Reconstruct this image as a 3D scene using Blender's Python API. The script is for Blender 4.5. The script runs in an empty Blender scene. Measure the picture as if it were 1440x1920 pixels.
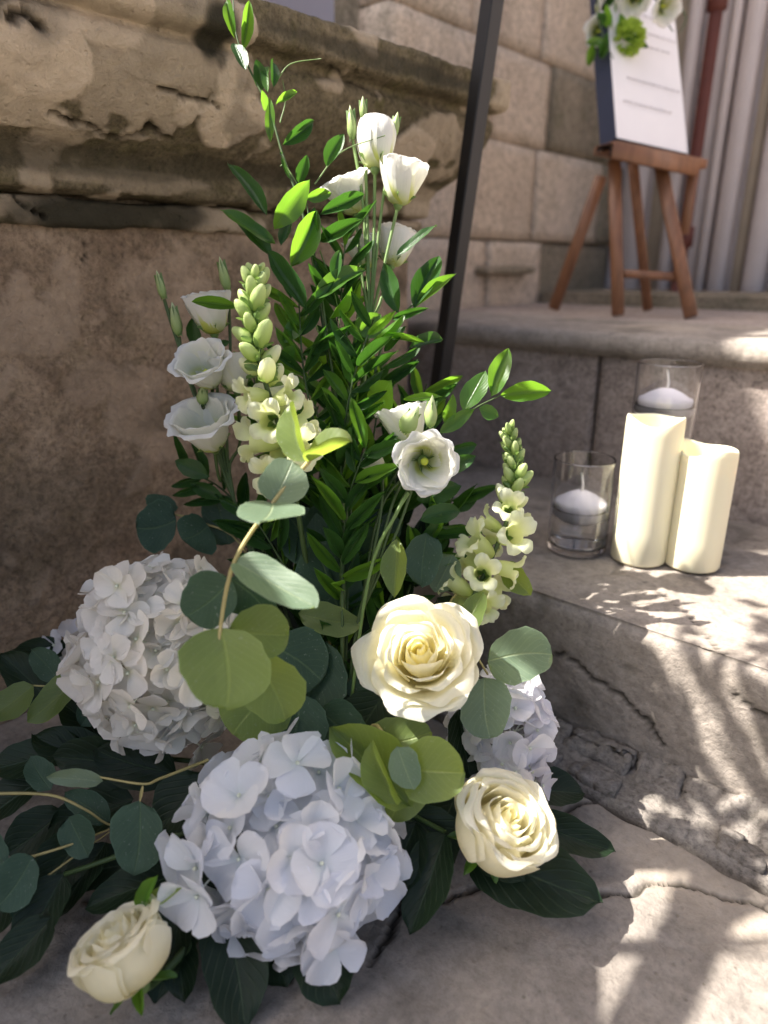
import bpy, math, random
import numpy as np
from mathutils import Matrix, Vector

random.seed(7)
rng = np.random.default_rng(11)
scene = bpy.context.scene
COL = scene.collection

# ------------------------------------------------------------------ camera
FPX = 1300.0                       # focal length in pixels of the 1440 x 1920 photograph
PITCH = math.radians(19.5)
AZ = math.radians(42.2)            # angle between the view axis and the line of the wall (+Y)
CAM = np.array([0.0, 0.0, 0.54])
VH = np.array([-math.sin(AZ), math.cos(AZ), 0.0])
RT = np.array([math.cos(AZ), math.sin(AZ), 0.0])
ZZ = np.array([0.0, 0.0, 1.0])
FW = VH * math.cos(PITCH) - ZZ * math.sin(PITCH)
UP = VH * math.sin(PITCH) + ZZ * math.cos(PITCH)

cam_data = bpy.data.cameras.new('camera')
cam_data.sensor_fit = 'VERTICAL'
cam_data.sensor_height = 36.0
cam_data.lens = FPX / 1920.0 * 36.0
cam_data.clip_start = 0.02
cam_data.clip_end = 2000.0
cam_data.dof.use_dof = True
cam_data.dof.focus_distance = 0.66
cam_data.dof.aperture_fstop = 3.1
cam = bpy.data.objects.new('camera', cam_data)
COL.objects.link(cam)
cam.matrix_world = Matrix(((RT[0], UP[0], -FW[0], CAM[0]), (RT[1], UP[1], -FW[1], CAM[1]),
                           (RT[2], UP[2], -FW[2], CAM[2]), (0, 0, 0, 1)))
scene.camera = cam

# ------------------------------------------------------------------ sky and sun
SUN = np.array([0.57, 0.52, -1.0])
SUN = SUN / np.linalg.norm(SUN)
world = bpy.data.worlds.new('World')
scene.world = world
world.use_nodes = True
wn = world.node_tree.nodes
wl = world.node_tree.links
sky = wn.new('ShaderNodeTexSky')
sky.sky_type = 'NISHITA'
sky.sun_disc = False
sky.sun_elevation = math.asin(-SUN[2])
sky.sun_rotation = math.atan2(-SUN[0], -SUN[1])
sky.dust_density = 5.0
sky.ozone_density = 0.3
sky.air_density = 0.8
wl.new(sky.outputs[0], wn['Background'].inputs[0])
wn['Background'].inputs[1].default_value = 0.08
sun_data = bpy.data.lights.new('sun', 'SUN')
sun_data.energy = 4.7
sun_data.angle = math.radians(0.4)
sun_data.color = (1.0, 0.945, 0.875)
sun = bpy.data.objects.new('sun', sun_data)
COL.objects.link(sun)
sun.rotation_euler = Vector(SUN).to_track_quat('-Z', 'Y').to_euler()
sun.location = (-3, -3, 6)

scene.view_settings.view_transform = 'Standard'
scene.view_settings.look = 'None'
scene.view_settings.gamma = 1.0
scene.view_settings.exposure = 1.8
scene.render.engine = 'CYCLES'
scene.cycles.use_denoising = True
scene.cycles.max_bounces = 10
scene.cycles.transparent_max_bounces = 8
scene.cycles.caustics_reflective = False
scene.cycles.caustics_refractive = True
scene.cycles.sample_clamp_indirect = 6.0

# ------------------------------------------------------------------ helpers
def nrm(v):
    v = np.asarray(v, float)
    return v / (np.linalg.norm(v) + 1e-12)

def P(px, py, d):
    """point seen at a pixel of the photograph, d metres along the view axis, kept above the ground"""
    r = FW + RT * ((px - 720) / FPX) + UP * ((960 - py) / FPX)
    if CAM[2] + r[2] * d < 0.006:
        d = (0.006 - CAM[2]) / r[2]
    return CAM + r * d

def on_x(px, py, x):
    r = FW + RT * ((px - 720) / FPX) + UP * ((960 - py) / FPX)
    return CAM + r * (x / r[0])

def pt(a):
    return P(*a) if (len(a) == 3 and abs(a[0]) + abs(a[1]) > 20) else np.asarray(a, float)

def _hash(ix, iy, iz, seed):
    h = (ix * 374761393 + iy * 668265263 + iz * 2147483647 + seed * 974634757).astype(np.int64)
    h = (h ^ (h >> 13)) * 1274126177
    h = (h ^ (h >> 16)) & 0x7fffffff
    return h / float(0x7fffffff)

def vnoise(p, seed=0):
    p = np.asarray(p, float)
    i = np.floor(p).astype(np.int64)
    f = p - i
    u = f * f * (3 - 2 * f)
    r = 0
    for dx in (0, 1):
        for dy in (0, 1):
            for dz in (0, 1):
                w = (u[..., 0] if dx else 1 - u[..., 0]) * (u[..., 1] if dy else 1 - u[..., 1]) * (u[..., 2] if dz else 1 - u[..., 2])
                r = r + w * _hash(i[..., 0] + dx, i[..., 1] + dy, i[..., 2] + dz, seed)
    return r * 2 - 1

def fbm(p, octv=4, seed=0):
    a, r, s = 1.0, 0, 0
    p = np.asarray(p, float)
    for k in range(octv):
        r = r + a * vnoise(p, seed + k)
        s += a
        a *= 0.5
        p = p * 2.03 + 7.1
    return r / s

def sstep(a, b, x):
    t = np.clip((x - a) / (b - a), 0, 1)
    return t * t * (3 - 2 * t)

W = {}

def root(name, loc, label=None, cat=None, group=None, kind=None):
    o = bpy.data.objects.new(name, None)
    o.empty_display_size = 0.02
    COL.objects.link(o)
    M = Matrix.Translation(Vector([float(v) for v in loc]))
    o.matrix_basis = M
    W[o] = M
    tag(o, label, cat, group, kind)
    return o

def tag(o, label=None, cat=None, group=None, kind=None):
    if label: o['label'] = label
    if cat: o['category'] = cat
    if group: o['group'] = group
    if kind: o['kind'] = kind
    return o

def put(name, me, parent=None, M=None):
    o = bpy.data.objects.new(name, me)
    COL.objects.link(o)
    if M is None: M = Matrix.Identity(4)
    if parent is not None:
        o.parent = parent
        o.matrix_basis = W[parent].inverted() @ M
    else:
        o.matrix_basis = M
    W[o] = M
    return o

def mesh(name, v, f, mat=None, smooth=True, uv=None, colr=None):
    me = bpy.data.meshes.new(name)
    me.from_pydata(np.asarray(v, float).reshape(-1, 3).tolist(), [], [tuple(int(i) for i in q) for q in f])
    if mat: me.materials.append(mat)
    if smooth: me.polygons.foreach_set('use_smooth', [True] * len(me.polygons))
    if uv is not None:
        L = me.uv_layers.new(name='UVMap')
        idx = np.empty(len(me.loops), dtype=np.int32)
        me.loops.foreach_get('vertex_index', idx)
        L.data.foreach_set('uv', np.asarray(uv, float)[idx].ravel())
    if colr is not None:
        a = me.color_attributes.new('wear', 'FLOAT_COLOR', 'POINT')
        c = np.ones((len(me.vertices), 4))
        c[:, :3] = colr
        a.data.foreach_set('color', c.ravel())
    me.update()
    return me

def grid_faces(nu, nv, wrap_u=False, wrap_v=False, off=0):
    f = []
    for i in range(nu if wrap_u else nu - 1):
        for j in range(nv if wrap_v else nv - 1):
            a = i * nv + j; b = ((i + 1) % nu) * nv + j
            c = ((i + 1) % nu) * nv + (j + 1) % nv; d = i * nv + (j + 1) % nv
            f.append((a + off, b + off, c + off, d + off))
    return f

class MB:
    def __init__(s): s.v = []; s.f = []
    def add(s, v, f):
        o = len(s.v)
        s.v.extend([tuple(map(float, q)) for q in v])
        s.f.extend([tuple(i + o for i in q) for q in f])
        return s
    def mesh(s, name, mat, smooth=True): return mesh(name, s.v, s.f, mat, smooth)

def catmull(pts, n=6):
    pts = [np.asarray(p, float) for p in pts]
    if len(pts) < 3:
        return [pts[0] + (pts[-1] - pts[0]) * t for t in np.linspace(0, 1, max(2, n))]
    q = [2 * pts[0] - pts[1]] + pts + [2 * pts[-1] - pts[-2]]
    out = []
    for i in range(1, len(q) - 2):
        for k in range(n):
            t = k / n
            a, b, c, d = q[i - 1], q[i], q[i + 1], q[i + 2]
            out.append(0.5 * (2 * b + (c - a) * t + (2 * a - 5 * b + 4 * c - d) * t * t + (3 * b - a - 3 * c + d) * t ** 3))
    out.append(pts[-1])
    return out

def tube_data(pts, r0, r1=None, sides=7, smooth_n=5, cap=True):
    r1 = r0 if r1 is None else r1
    ps = catmull(pts, smooth_n) if smooth_n else [np.asarray(p, float) for p in pts]
    n = len(ps); v = []
    ref = np.array([0.3, 0.2, 0.93])
    for i, p in enumerate(ps):
        t = nrm(ps[min(i + 1, n - 1)] - ps[max(i - 1, 0)])
        x = nrm(np.cross(t, ref)); y = np.cross(t, x)
        r = r0 + (r1 - r0) * i / (n - 1)
        for k in range(sides):
            a = 2 * math.pi * k / sides
            v.append(p + r * (math.cos(a) * x + math.sin(a) * y))
    f = grid_faces(n, sides, wrap_v=True)
    if cap:
        f.append(tuple(range(sides - 1, -1, -1)))
        f.append(tuple((n - 1) * sides + k for k in range(sides)))
    return v, f

def tube(name, pts, r0, r1, mat, parent, sides=7, smooth_n=5):
    v, f = tube_data(pts, r0, r1, sides, smooth_n)
    return put(name, mesh(name, v, f, mat), parent)

def lathe_data(prof, n=48):
    v = []; f = []
    m = len(prof)
    for k in range(n):
        a = 2 * math.pi * k / n
        for r, z in prof:
            v.append((r * math.cos(a), r * math.sin(a), z))
    f = grid_faces(n, m, wrap_u=True)
    return v, f

def frame(loc, y, zhint, sx=1, sy=1, sz=1):
    Y = nrm(y); X = nrm(np.cross(Y, zhint)); Z = np.cross(X, Y)
    return Matrix(((X[0] * sx, Y[0] * sy, Z[0] * sz, loc[0]), (X[1] * sx, Y[1] * sy, Z[1] * sz, loc[1]),
                   (X[2] * sx, Y[2] * sy, Z[2] * sz, loc[2]), (0, 0, 0, 1)))

def box_data(c, s, rot=None):
    c = np.asarray(c, float); h = np.asarray(s, float) / 2
    v = np.array([(x, y, z) for x in (-1, 1) for y in (-1, 1) for z in (-1, 1)]) * h
    if rot is not None: v = v @ np.asarray(rot).T
    v = v + c
    return v, [(0, 1, 3, 2), (4, 6, 7, 5), (0, 4, 5, 1), (2, 3, 7, 6), (0, 2, 6, 4), (1, 5, 7, 3)]

def bar_data(a, b, w, h, hint=(0, 0, 1), bev=0.12):
    """a bevelled bar of cross-section w x h from a to b"""
    a = np.asarray(a, float); b = np.asarray(b, float)
    Y = nrm(b - a); X = nrm(np.cross(Y, hint)); Z = np.cross(X, Y)
    e = min(w, h) * bev
    ring = [(-w / 2 + e, -h / 2), (w / 2 - e, -h / 2), (w / 2, -h / 2 + e), (w / 2, h / 2 - e), (w / 2 - e, h / 2), (-w / 2 + e, h / 2), (-w / 2, h / 2 - e), (-w / 2, -h / 2 + e)]
    L = np.linalg.norm(b - a); v = []
    for t, s in ((0, 1 - 2 * e / min(w, h)), (e, 1), (L - e, 1), (L, 1 - 2 * e / min(w, h))):
        for x, z in ring: v.append(a + Y * t + X * x * s + Z * z * s)
    f = grid_faces(4, 8, wrap_v=True)
    f += [tuple(range(7, -1, -1)), tuple(range(24, 32))]
    return v, f

def rough_box(c, s, res, bevel, amp, seed, freq=14.0, crackf=None):
    """a worn stone block: rounded edges, uneven faces"""
    c = np.asarray(c, float); s = np.asarray(s, float)
    n = [max(2, int(math.ceil(q / res))) for q in s]
    idx = {}; V = []; F = []
    def vid(i, j, k):
        key = (i, j, k)
        if key not in idx:
            idx[key] = len(V); V.append((i / n[0] - .5, j / n[1] - .5, k / n[2] - .5))
        return idx[key]
    for k in (0, n[2]):
        for i in range(n[0]):
            for j in range(n[1]):
                q = (vid(i, j, k), vid(i + 1, j, k), vid(i + 1, j + 1, k), vid(i, j + 1, k))
                F.append(q if k else q[::-1])
    for j in (0, n[1]):
        for i in range(n[0]):
            for k in range(n[2]):
                q = (vid(i, j, k), vid(i + 1, j, k), vid(i + 1, j, k + 1), vid(i, j, k + 1))
                F.append(q[::-1] if j else q)
    for i in (0, n[0]):
        for j in range(n[1]):
            for k in range(n[2]):
                q = (vid(i, j, k), vid(i, j + 1, k), vid(i, j + 1, k + 1), vid(i, j, k + 1))
                F.append(q if i else q[::-1])
    V = np.array(V) * s
    inner = np.maximum(s / 2 - bevel, 1e-4)
    q = np.clip(V, -inner, inner)
    d = V - q
    L = np.linalg.norm(d, axis=1, keepdims=True)
    N = d / (L + 1e-9)
    V = q + N * bevel
    w = V + c
    disp = amp * fbm(w * freq, 4, seed) + amp * 0.5 * fbm(w * freq * 4, 3, seed + 9)
    V = w + N * disp[:, None]
    return V, F

# ------------------------------------------------------------------ materials
def new_mat(name):
    m = bpy.data.materials.new(name); m.use_nodes = True
    nt = m.node_tree
    b = nt.nodes['Principled BSDF']
    return m, nt, b

def noise_node(nt, scale, detail=6, rough=.55, coord=None, dist=0):
    n = nt.nodes.new('ShaderNodeTexNoise')
    n.inputs['Scale'].default_value = scale
    n.inputs['Detail'].default_value = detail
    n.inputs['Roughness'].default_value = rough
    n.inputs['Distortion'].default_value = dist
    if coord is not None: nt.links.new(coord, n.inputs['Vector'])
    return n

def ramp(nt, fac, stops):
    r = nt.nodes.new('ShaderNodeValToRGB')
    while len(r.color_ramp.elements) < len(stops): r.color_ramp.elements.new(0.5)
    for e, (p, c) in zip(r.color_ramp.elements, stops):
        e.position = p
        e.color = (c, c, c, 1) if not hasattr(c, '__len__') else (*c, 1)
    nt.links.new(fac, r.inputs[0])
    return r.outputs[0]

def mixc(nt, fac, a, b, mode='MIX'):
    m = nt.nodes.new('ShaderNodeMix'); m.data_type = 'RGBA'; m.blend_type = mode
    for sock, val in ((m.inputs[0], fac), (m.inputs[6], a), (m.inputs[7], b)):
        if hasattr(val, 'is_output') or isinstance(val, bpy.types.NodeSocket): nt.links.new(val, sock)
        elif hasattr(val, '__len__'): sock.default_value = (*val, 1)
        else: sock.default_value = val
    return m.outputs[2]

def bump(nt, h, strength, dist, prev=None):
    b = nt.nodes.new('ShaderNodeBump')
    b.inputs['Strength'].default_value = strength
    b.inputs['Distance'].default_value = dist
    nt.links.new(h, b.inputs['Height'])
    if prev is not None: nt.links.new(prev, b.inputs['Normal'])
    return b.outputs[0]

def stone_mat(name, c1, c2, c3, plaster=(.5, .42, .33), dark=(.05, .045, .03), moss=(.09, .085, .03), wear=True, scale=1.0, moss_amt=0.35, bstr=.7, spots=.4, grain=.85):
    m, nt, b = new_mat(name)
    geo = nt.nodes.new('ShaderNodeNewGeometry')
    pos = geo.outputs['Position']
    n1 = noise_node(nt, 5 * scale, 8, .62, pos, .6).outputs[0]
    n2 = noise_node(nt, 26 * scale, 8, .65, pos, .3).outputs[0]
    n3 = noise_node(nt, 160 * scale, 6, .7, pos).outputs[0]
    n4 = noise_node(nt, 11 * scale, 7, .7, pos, 1.2).outputs[0]
    base = ramp(nt, n1, [(.3, c1), (.5, c2), (.68, c3)])
    base = mixc(nt, ramp(nt, n2, [(.35, 0.0), (.7, .55)]), base, c1)
    base = mixc(nt, ramp(nt, n4, [(.52, 0.0), (.72, moss_amt)]), base, moss)
    n5 = noise_node(nt, 62 * scale, 7, .7, pos, .5).outputs[0]
    spk = mixc(nt, 1.0, ramp(nt, n3, [(.36, .55), (.5, 1.0), (.66, 1.25)]), ramp(nt, n5, [(.34, .6), (.5, 1.0), (.64, 1.2)]), 'MULTIPLY')
    base = mixc(nt, grain, base, spk, 'MULTIPLY')
    v = nt.nodes.new('ShaderNodeTexVoronoi'); v.inputs['Scale'].default_value = 75 * scale
    nt.links.new(pos, v.inputs['Vector'])
    pit = ramp(nt, v.outputs['Distance'], [(.06, 1.0), (.17, 0.0)])
    pitm = mixc(nt, 1.0, pit, ramp(nt, n4, [(.45, 0.0), (.6, spots)]), 'MULTIPLY')
    base = mixc(nt, pitm, base, dark)
    if wear:
        at = nt.nodes.new('ShaderNodeVertexColor'); at.layer_name = 'wear'
        sp = nt.nodes.new('ShaderNodeSeparateColor'); nt.links.new(at.outputs[0], sp.inputs[0])
        pl = mixc(nt, ramp(nt, n2, [(.35, 0.0), (.7, .6)]), plaster, tuple(x * .68 for x in plaster))
        base = mixc(nt, sp.outputs[0], base, pl)
        base = mixc(nt, sp.outputs[1], base, dark)
        base = mixc(nt, sp.outputs[2], base, (.022, .018, .012))
    nt.links.new(base, b.inputs['Base Color'])
    b.inputs['Roughness'].default_value = .92
    b.inputs['Specular IOR Level'].default_value = .2
    nb = bump(nt, n2, bstr, .007)
    nb = bump(nt, n5, bstr, .004, nb)
    nb = bump(nt, n3, bstr, .0022, nb)
    nb = bump(nt, pit, bstr * .5, -.002, nb)
    nt.links.new(nb, b.inputs['Normal'])
    return m

def leaf_mat(name, c1, c2, trans, tfac=.35, rough=.38, vein=(.2, .3, .1), vstr=.35, back=None, spec=.5, lat=14.0, latbump=.25, dust=0.0):
    m, nt, b = new_mat(name)
    uv = nt.nodes.new('ShaderNodeUVMap')
    sp = nt.nodes.new('ShaderNodeSeparateXYZ'); nt.links.new(uv.outputs[0], sp.inputs[0])
    oi = nt.nodes.new('ShaderNodeObjectInfo')
    geo = nt.nodes.new('ShaderNodeNewGeometry')
    n = noise_node(nt, 55, 5, .6, geo.outputs['Position'])
    base = mixc(nt, oi.outputs['Random'], c1, c2)
    base = mixc(nt, ramp(nt, n.outputs[0], [(.35, 0.0), (.75, .35)]), base, tuple(x * .6 for x in c1))
    def math_(op, a, bb=None):
        q = nt.nodes.new('ShaderNodeMath'); q.operation = op
        for i, val in enumerate((a, bb)):
            if val is None: continue
            if isinstance(val, bpy.types.NodeSocket): nt.links.new(val, q.inputs[i])
            else: q.inputs[i].default_value = val
        return q.outputs[0]
    dx = math_('ABSOLUTE', math_('SUBTRACT', sp.outputs[0], .5))
    mid = ramp(nt, dx, [(.006, 1.0), (.028, 0.0)])
    lv = math_('SINE', math_('MULTIPLY', math_('SUBTRACT', sp.outputs[1], math_('MULTIPLY', dx, .9)), lat * 6.283))
    lvm = ramp(nt, math_('MULTIPLY', math_('ADD', lv, 1.0), .5), [(.8, 0.0), (1.0, 1.0)])
    vv = math_('ADD', math_('MULTIPLY', mid, vstr), math_('MULTIPLY', lvm, vstr * .22))
    base = mixc(nt, vv, base, vein)
    if dust:
        ns = noise_node(nt, 420, 2, .5, geo.outputs['Position'])
        base = mixc(nt, ramp(nt, ns.outputs[0], [(.66, 0.0), (.75, dust)]), base, (.55, .58, .5))
    rim = ramp(nt, dx, [(.465, 0.0), (.495, .5)])
    base = mixc(nt, rim, base, tuple(min(1, x * 1.7) for x in c2))
    n6 = noise_node(nt, 22, 6, .65, geo.outputs['Position'])
    base = mixc(nt, ramp(nt, n6.outputs[0], [(.48, 0.0), (.7, .3)]), base, tuple(min(1, x * 1.5 + .02) for x in c2))
    if back:
        base = mixc(nt, geo.outputs['Backfacing'], base, back)
    nt.links.new(base, b.inputs['Base Color'])
    b.inputs['Roughness'].default_value = rough
    b.inputs['Specular IOR Level'].default_value = spec
    nb = bump(nt, mid, .5, -.0012)
    nb = bump(nt, lvm, latbump, -.0005, nb)
    nb = bump(nt, n.outputs[0], .25, .0014, nb)
    nt.links.new(nb, b.inputs['Normal'])
    tr = nt.nodes.new('ShaderNodeBsdfTranslucent')
    tc = mixc(nt, vv, trans, tuple(min(1, x * 1.3) for x in trans))
    nt.links.new(tc, tr.inputs[0])
    mx = nt.nodes.new('ShaderNodeMixShader'); mx.inputs[0].default_value = tfac
    nt.links.new(b.outputs[0], mx.inputs[1]); nt.links.new(tr.outputs[0], mx.inputs[2])
    nt.links.new(mx.outputs[0], nt.nodes['Material Output'].inputs[0])
    return m

def petal_mat(name, stops, trans, tfac=.4, tint=None, rough=.5, ridge=30.0):
    """colour runs from claw to rim of the petal (uv v)"""
    m, nt, b = new_mat(name)
    uv = nt.nodes.new('ShaderNodeUVMap')
    sp = nt.nodes.new('ShaderNodeSeparateXYZ'); nt.links.new(uv.outputs[0], sp.inputs[0])
    geo = nt.nodes.new('ShaderNodeNewGeometry')
    oi = nt.nodes.new('ShaderNodeObjectInfo')
    base = ramp(nt, sp.outputs[1], stops)
    if tint: base = mixc(nt, ramp(nt, oi.outputs['Random'], [(.25, 0.0), (1.0, 1.0)]), base, tint, 'MULTIPLY')
    n = noise_node(nt, 90, 4, .6, geo.outputs['Position'])
    base = mixc(nt, ramp(nt, n.outputs[0], [(.4, 0.0), (.8, .18)]), base, tuple(x * .86 for x in stops[-1][1]))
    nt.links.new(base, b.inputs['Base Color'])
    b.inputs['Roughness'].default_value = rough
    b.inputs['Specular IOR Level'].default_value = .3
    mp = nt.nodes.new('ShaderNodeMapping'); mp.inputs['Scale'].default_value = (ridge, 2.0, 1.0)
    nt.links.new(uv.outputs[0], mp.inputs[0])
    nr = noise_node(nt, 1.0, 3, .6, mp.outputs[0])
    base2 = mixc(nt, ramp(nt, nr.outputs[0], [(.45, 0.0), (.75, .22)]), base, tuple(x * .8 for x in stops[-1][1]))
    nt.links.new(base2, b.inputs['Base Color'])
    nb = bump(nt, nr.outputs[0], .55, .0014)
    nb = bump(nt, n.outputs[0], .2, .0015, nb)
    nt.links.new(nb, b.inputs['Normal'])
    tr = nt.nodes.new('ShaderNodeBsdfTranslucent')
    nt.links.new(mixc(nt, .6, base, trans), tr.inputs[0])
    mx = nt.nodes.new('ShaderNodeMixShader'); mx.inputs[0].default_value = tfac
    nt.links.new(b.outputs[0], mx.inputs[1]); nt.links.new(tr.outputs[0], mx.inputs[2])
    nt.links.new(mx.outputs[0], nt.nodes['Material Output'].inputs[0])
    return m

def plain(name, c, rough=.5, spec=.5, metal=0.0, nscale=40, namt=.25, bumpd=.001, c2=None, sss=0, sssr=(.01, .006, .003)):
    m, nt, b = new_mat(name)
    geo = nt.nodes.new('ShaderNodeTexCoord')
    n = noise_node(nt, nscale, 5, .6, geo.outputs['Object'])
    c2 = c2 or tuple(x * .6 for x in c)
    base = mixc(nt, ramp(nt, n.outputs[0], [(.35, 0.0), (.75, namt * 2)]), c, c2)
    nt.links.new(base, b.inputs['Base Color'])
    b.inputs['Roughness'].default_value = rough
    b.inputs['Specular IOR Level'].default_value = spec
    b.inputs['Metallic'].default_value = metal
    if sss:
        b.inputs['Subsurface Weight'].default_value = sss
        b.inputs['Subsurface Radius'].default_value = sssr
        b.inputs['Subsurface Scale'].default_value = 1.0
    if bumpd: nt.links.new(bump(nt, n.outputs[0], .4, bumpd), b.inputs['Normal'])
    return m

M_wall = stone_mat('wall_stone', (.2, .142, .095), (.39, .295, .205), (.33, .24, .17), plaster=(.5, .385, .28), moss_amt=.3, bstr=1.2, grain=.75)
M_cornice = stone_mat('cornice_stone', (.115, .095, .055), (.205, .168, .105), (.265, .215, .14), plaster=(.7, .575, .425), moss=(.085, .08, .022), moss_amt=.75, bstr=1.2)
M_ground = stone_mat('paving_stone', (.175, .155, .135), (.265, .235, .205), (.315, .28, .245), wear=True, moss_amt=.12, moss=(.12, .10, .07), spots=.5, bstr=.5, grain=.4)
M_step = stone_mat('step_stone', (.22, .19, .16), (.33, .29, .25), (.37, .325, .28), wear=True, moss_amt=.2, moss=(.13, .105, .07), bstr=.5, grain=.45)
M_riser = stone_mat('riser_stone', (.27, .22, .19), (.38, .32, .28), (.41, .35, .31), wear=False, moss_amt=.2, moss=(.14, .11, .07), spots=.9, bstr=.5)
M_rubble = stone_mat('rubble_stone', (.17, .15, .13), (.25, .225, .2), (.3, .27, .235), wear=False, moss_amt=.25)
M_block = stone_mat('ashlar_stone', (.48, .39, .3), (.61, .51, .4), (.64, .53, .43), wear=False, moss_amt=.3, moss=(.14, .12, .06), bstr=.5)
M_blockdark = stone_mat('mossy_ashlar', (.2, .17, .12), (.31, .26, .19), (.37, .3, .22), wear=False, moss_amt=.6, moss=(.12, .12, .06))
M_mortar = stone_mat('mortar', (.18, .15, .11), (.26, .22, .16), (.28, .23, .17), wear=False, moss_amt=.5)
M_plaster = plain('lavender_plaster', (.74, .66, .68), .9, .2, nscale=3, namt=.08)
M_black = plain('black_metal', (.004, .004, .005), .5, .5, nscale=60, namt=.2, bumpd=.0004)
M_iron = plain('wrought_iron', (.02, .02, .022), .5, .5, nscale=60, namt=.2, bumpd=.0006)
M_wood = None
def wood_mat(name, c, c2):
    m, nt, b = new_mat(name)
    tc = nt.nodes.new('ShaderNodeTexCoord')
    mp = nt.nodes.new('ShaderNodeMapping'); mp.inputs['Scale'].default_value = (60, 60, 6)
    nt.links.new(tc.outputs['Object'], mp.inputs[0])
    n = noise_node(nt, 1.0, 6, .6, mp.outputs[0], 1.0)
    base = ramp(nt, n.outputs[0], [(.3, c2), (.7, c)])
    nt.links.new(base, b.inputs['Base Color']); b.inputs['Roughness'].default_value = .45
    nt.links.new(bump(nt, n.outputs[0], .3, .0008), b.inputs['Normal'])
    return m
M_wood = wood_mat('easel_wood', (.27, .12, .055), (.14, .06, .028))
M_board = plain('white_board', (.8, .77, .77), .7, .3, nscale=20, namt=.04, bumpd=.0002)
M_boardedge = plain('navy_edge', (.03, .04, .075), .5, .4, namt=.2)
M_ink = plain('grey_ink', (.58, .55, .56), .8, .2, bumpd=0)
M_rust = plain('rust_red_paint', (.13, .035, .025), .6, .4, nscale=30, namt=.4)
M_door = plain('pale_door_paint', (.76, .68, .66), .6, .4, nscale=8, namt=.15)
M_doordark = plain('door_groove', (.5, .42, .32), .7, .3, nscale=8, namt=.3)
M_ivory = plain('ivory_wax', (.8, .745, .54), .5, .35, nscale=9, namt=.12, bumpd=.001, c2=(.72, .65, .45), sss=.25, sssr=(.006, .005, .003))
M_wax = plain('white_wax', (.86, .84, .9), .5, .4, nscale=30, namt=.04, bumpd=.0003, sss=.4, sssr=(.008, .008, .008))
M_wick = plain('cotton_wick', (.8, .78, .74), .9, .1)
M_flame = plain('black_wick_stub', (.05, .04, .03), .9, .1)
M_stem = plain('green_stem', (.15, .24, .07), .5, .4, nscale=90, namt=.3, bumpd=.0003)
M_stemdark = plain('dark_stem', (.06, .1, .03), .5, .4, nscale=90, namt=.3, bumpd=.0003)
M_twig = plain('yellow_twig', (.38, .32, .13), .55, .35, nscale=90, namt=.3, bumpd=.0003)
M_tray = plain('black_plastic_tray', (.015, .017, .016), .5, .4)
M_foam = plain('floral_foam', (.03, .06, .03), .95, .1, nscale=200, namt=.4, bumpd=.003)

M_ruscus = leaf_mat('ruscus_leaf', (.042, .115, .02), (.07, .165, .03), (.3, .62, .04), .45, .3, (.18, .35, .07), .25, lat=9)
M_ruscdark = leaf_mat('ruscus_leaf_dark', (.022, .065, .016), (.035, .09, .022), (.1, .28, .025), .25, .34, (.1, .2, .05), .25, lat=9, spec=.3)  # darker copy of the ruscus leaf, with shade put into its colour
M_euc = leaf_mat('eucalyptus_leaf', (.12, .18, .12), (.16, .215, .14), (.4, .55, .16), .36, .48, (.36, .42, .24), .5, back=(.19, .25, .19), lat=8, dust=.35)
M_eucgreen = leaf_mat('young_eucalyptus_leaf', (.115, .17, .045), (.145, .2, .06), (.45, .6, .07), .45, .42, (.3, .36, .12), .5, lat=8, dust=.25)
M_eucdark = leaf_mat('shaded_eucalyptus_leaf', (.035, .07, .045), (.052, .092, .058), (.08, .17, .05), .2, .5, (.12, .18, .09), .45, lat=8, dust=.25, spec=.22)  # darkened eucalyptus tone: shade inside the bouquet is part of the colour
M_laurel = leaf_mat('laurel_leaf', (.009, .019, .009), (.014, .029, .013), (.05, .12, .02), .12, .42, (.06, .09, .05), .5, lat=7, latbump=.5, spec=.22)  # dark leaf, lowered further so its colour stands in for deep shade

M_hyd = petal_mat('white_hydrangea_petal', [(0.0, (.72, .74, .5)), (.25, (.85, .84, .78)), (1.0, (.87, .85, .82))], (.94, .92, .86), .42, (1.0, .97, .94))
M_hydblue = petal_mat('blue_white_hydrangea_petal', [(0.0, (.74, .8, .76)), (.3, (.87, .88, .88)), (1.0, (.86, .865, .89))], (.94, .95, .97), .42, (.93, .94, 1.0))
M_hydlil = petal_mat('lilac_white_hydrangea_petal', [(0.0, (.78, .8, .74)), (.3, (.86, .855, .86)), (1.0, (.85, .84, .87))], (.93, .92, .96), .42, (.97, .96, 1.0))
M_rose = petal_mat('cream_rose_petal', [(0.0, (.88, .78, .3)), (.3, (.92, .86, .54)), (.65, (.93, .895, .7)), (1.0, (.93, .915, .79))], (1.0, .95, .7), .5, (1.0, .98, .93), ridge=16)
M_rosein = petal_mat('yellow_rose_heart_petal', [(0.0, (.94, .8, .25)), (.5, (.94, .88, .5)), (.85, (.94, .91, .72)), (1.0, (.93, .92, .8))], (1.0, .92, .5), .62, ridge=16)
M_lis = petal_mat('white_lisianthus_petal', [(0.0, (.45, .55, .1)), (.22, (.68, .74, .38)), (.42, (.84, .84, .78)), (1.0, (.86, .85, .83))], (.95, .95, .86), .4, ridge=20)
M_lisin = petal_mat('white_lisianthus_inner_petal', [(0.0, (.45, .5, .03)), (.38, (.62, .68, .12)), (.58, (.83, .84, .7)), (1.0, (.87, .86, .83))], (.95, .95, .8), .42, ridge=20)
M_snap = petal_mat('pale_snapdragon_petal', [(0.0, (.5, .6, .16)), (.3, (.72, .78, .34)), (.7, (.84, .86, .58)), (1.0, (.87, .88, .72))], (.88, .94, .42), .45, ridge=10)
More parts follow.
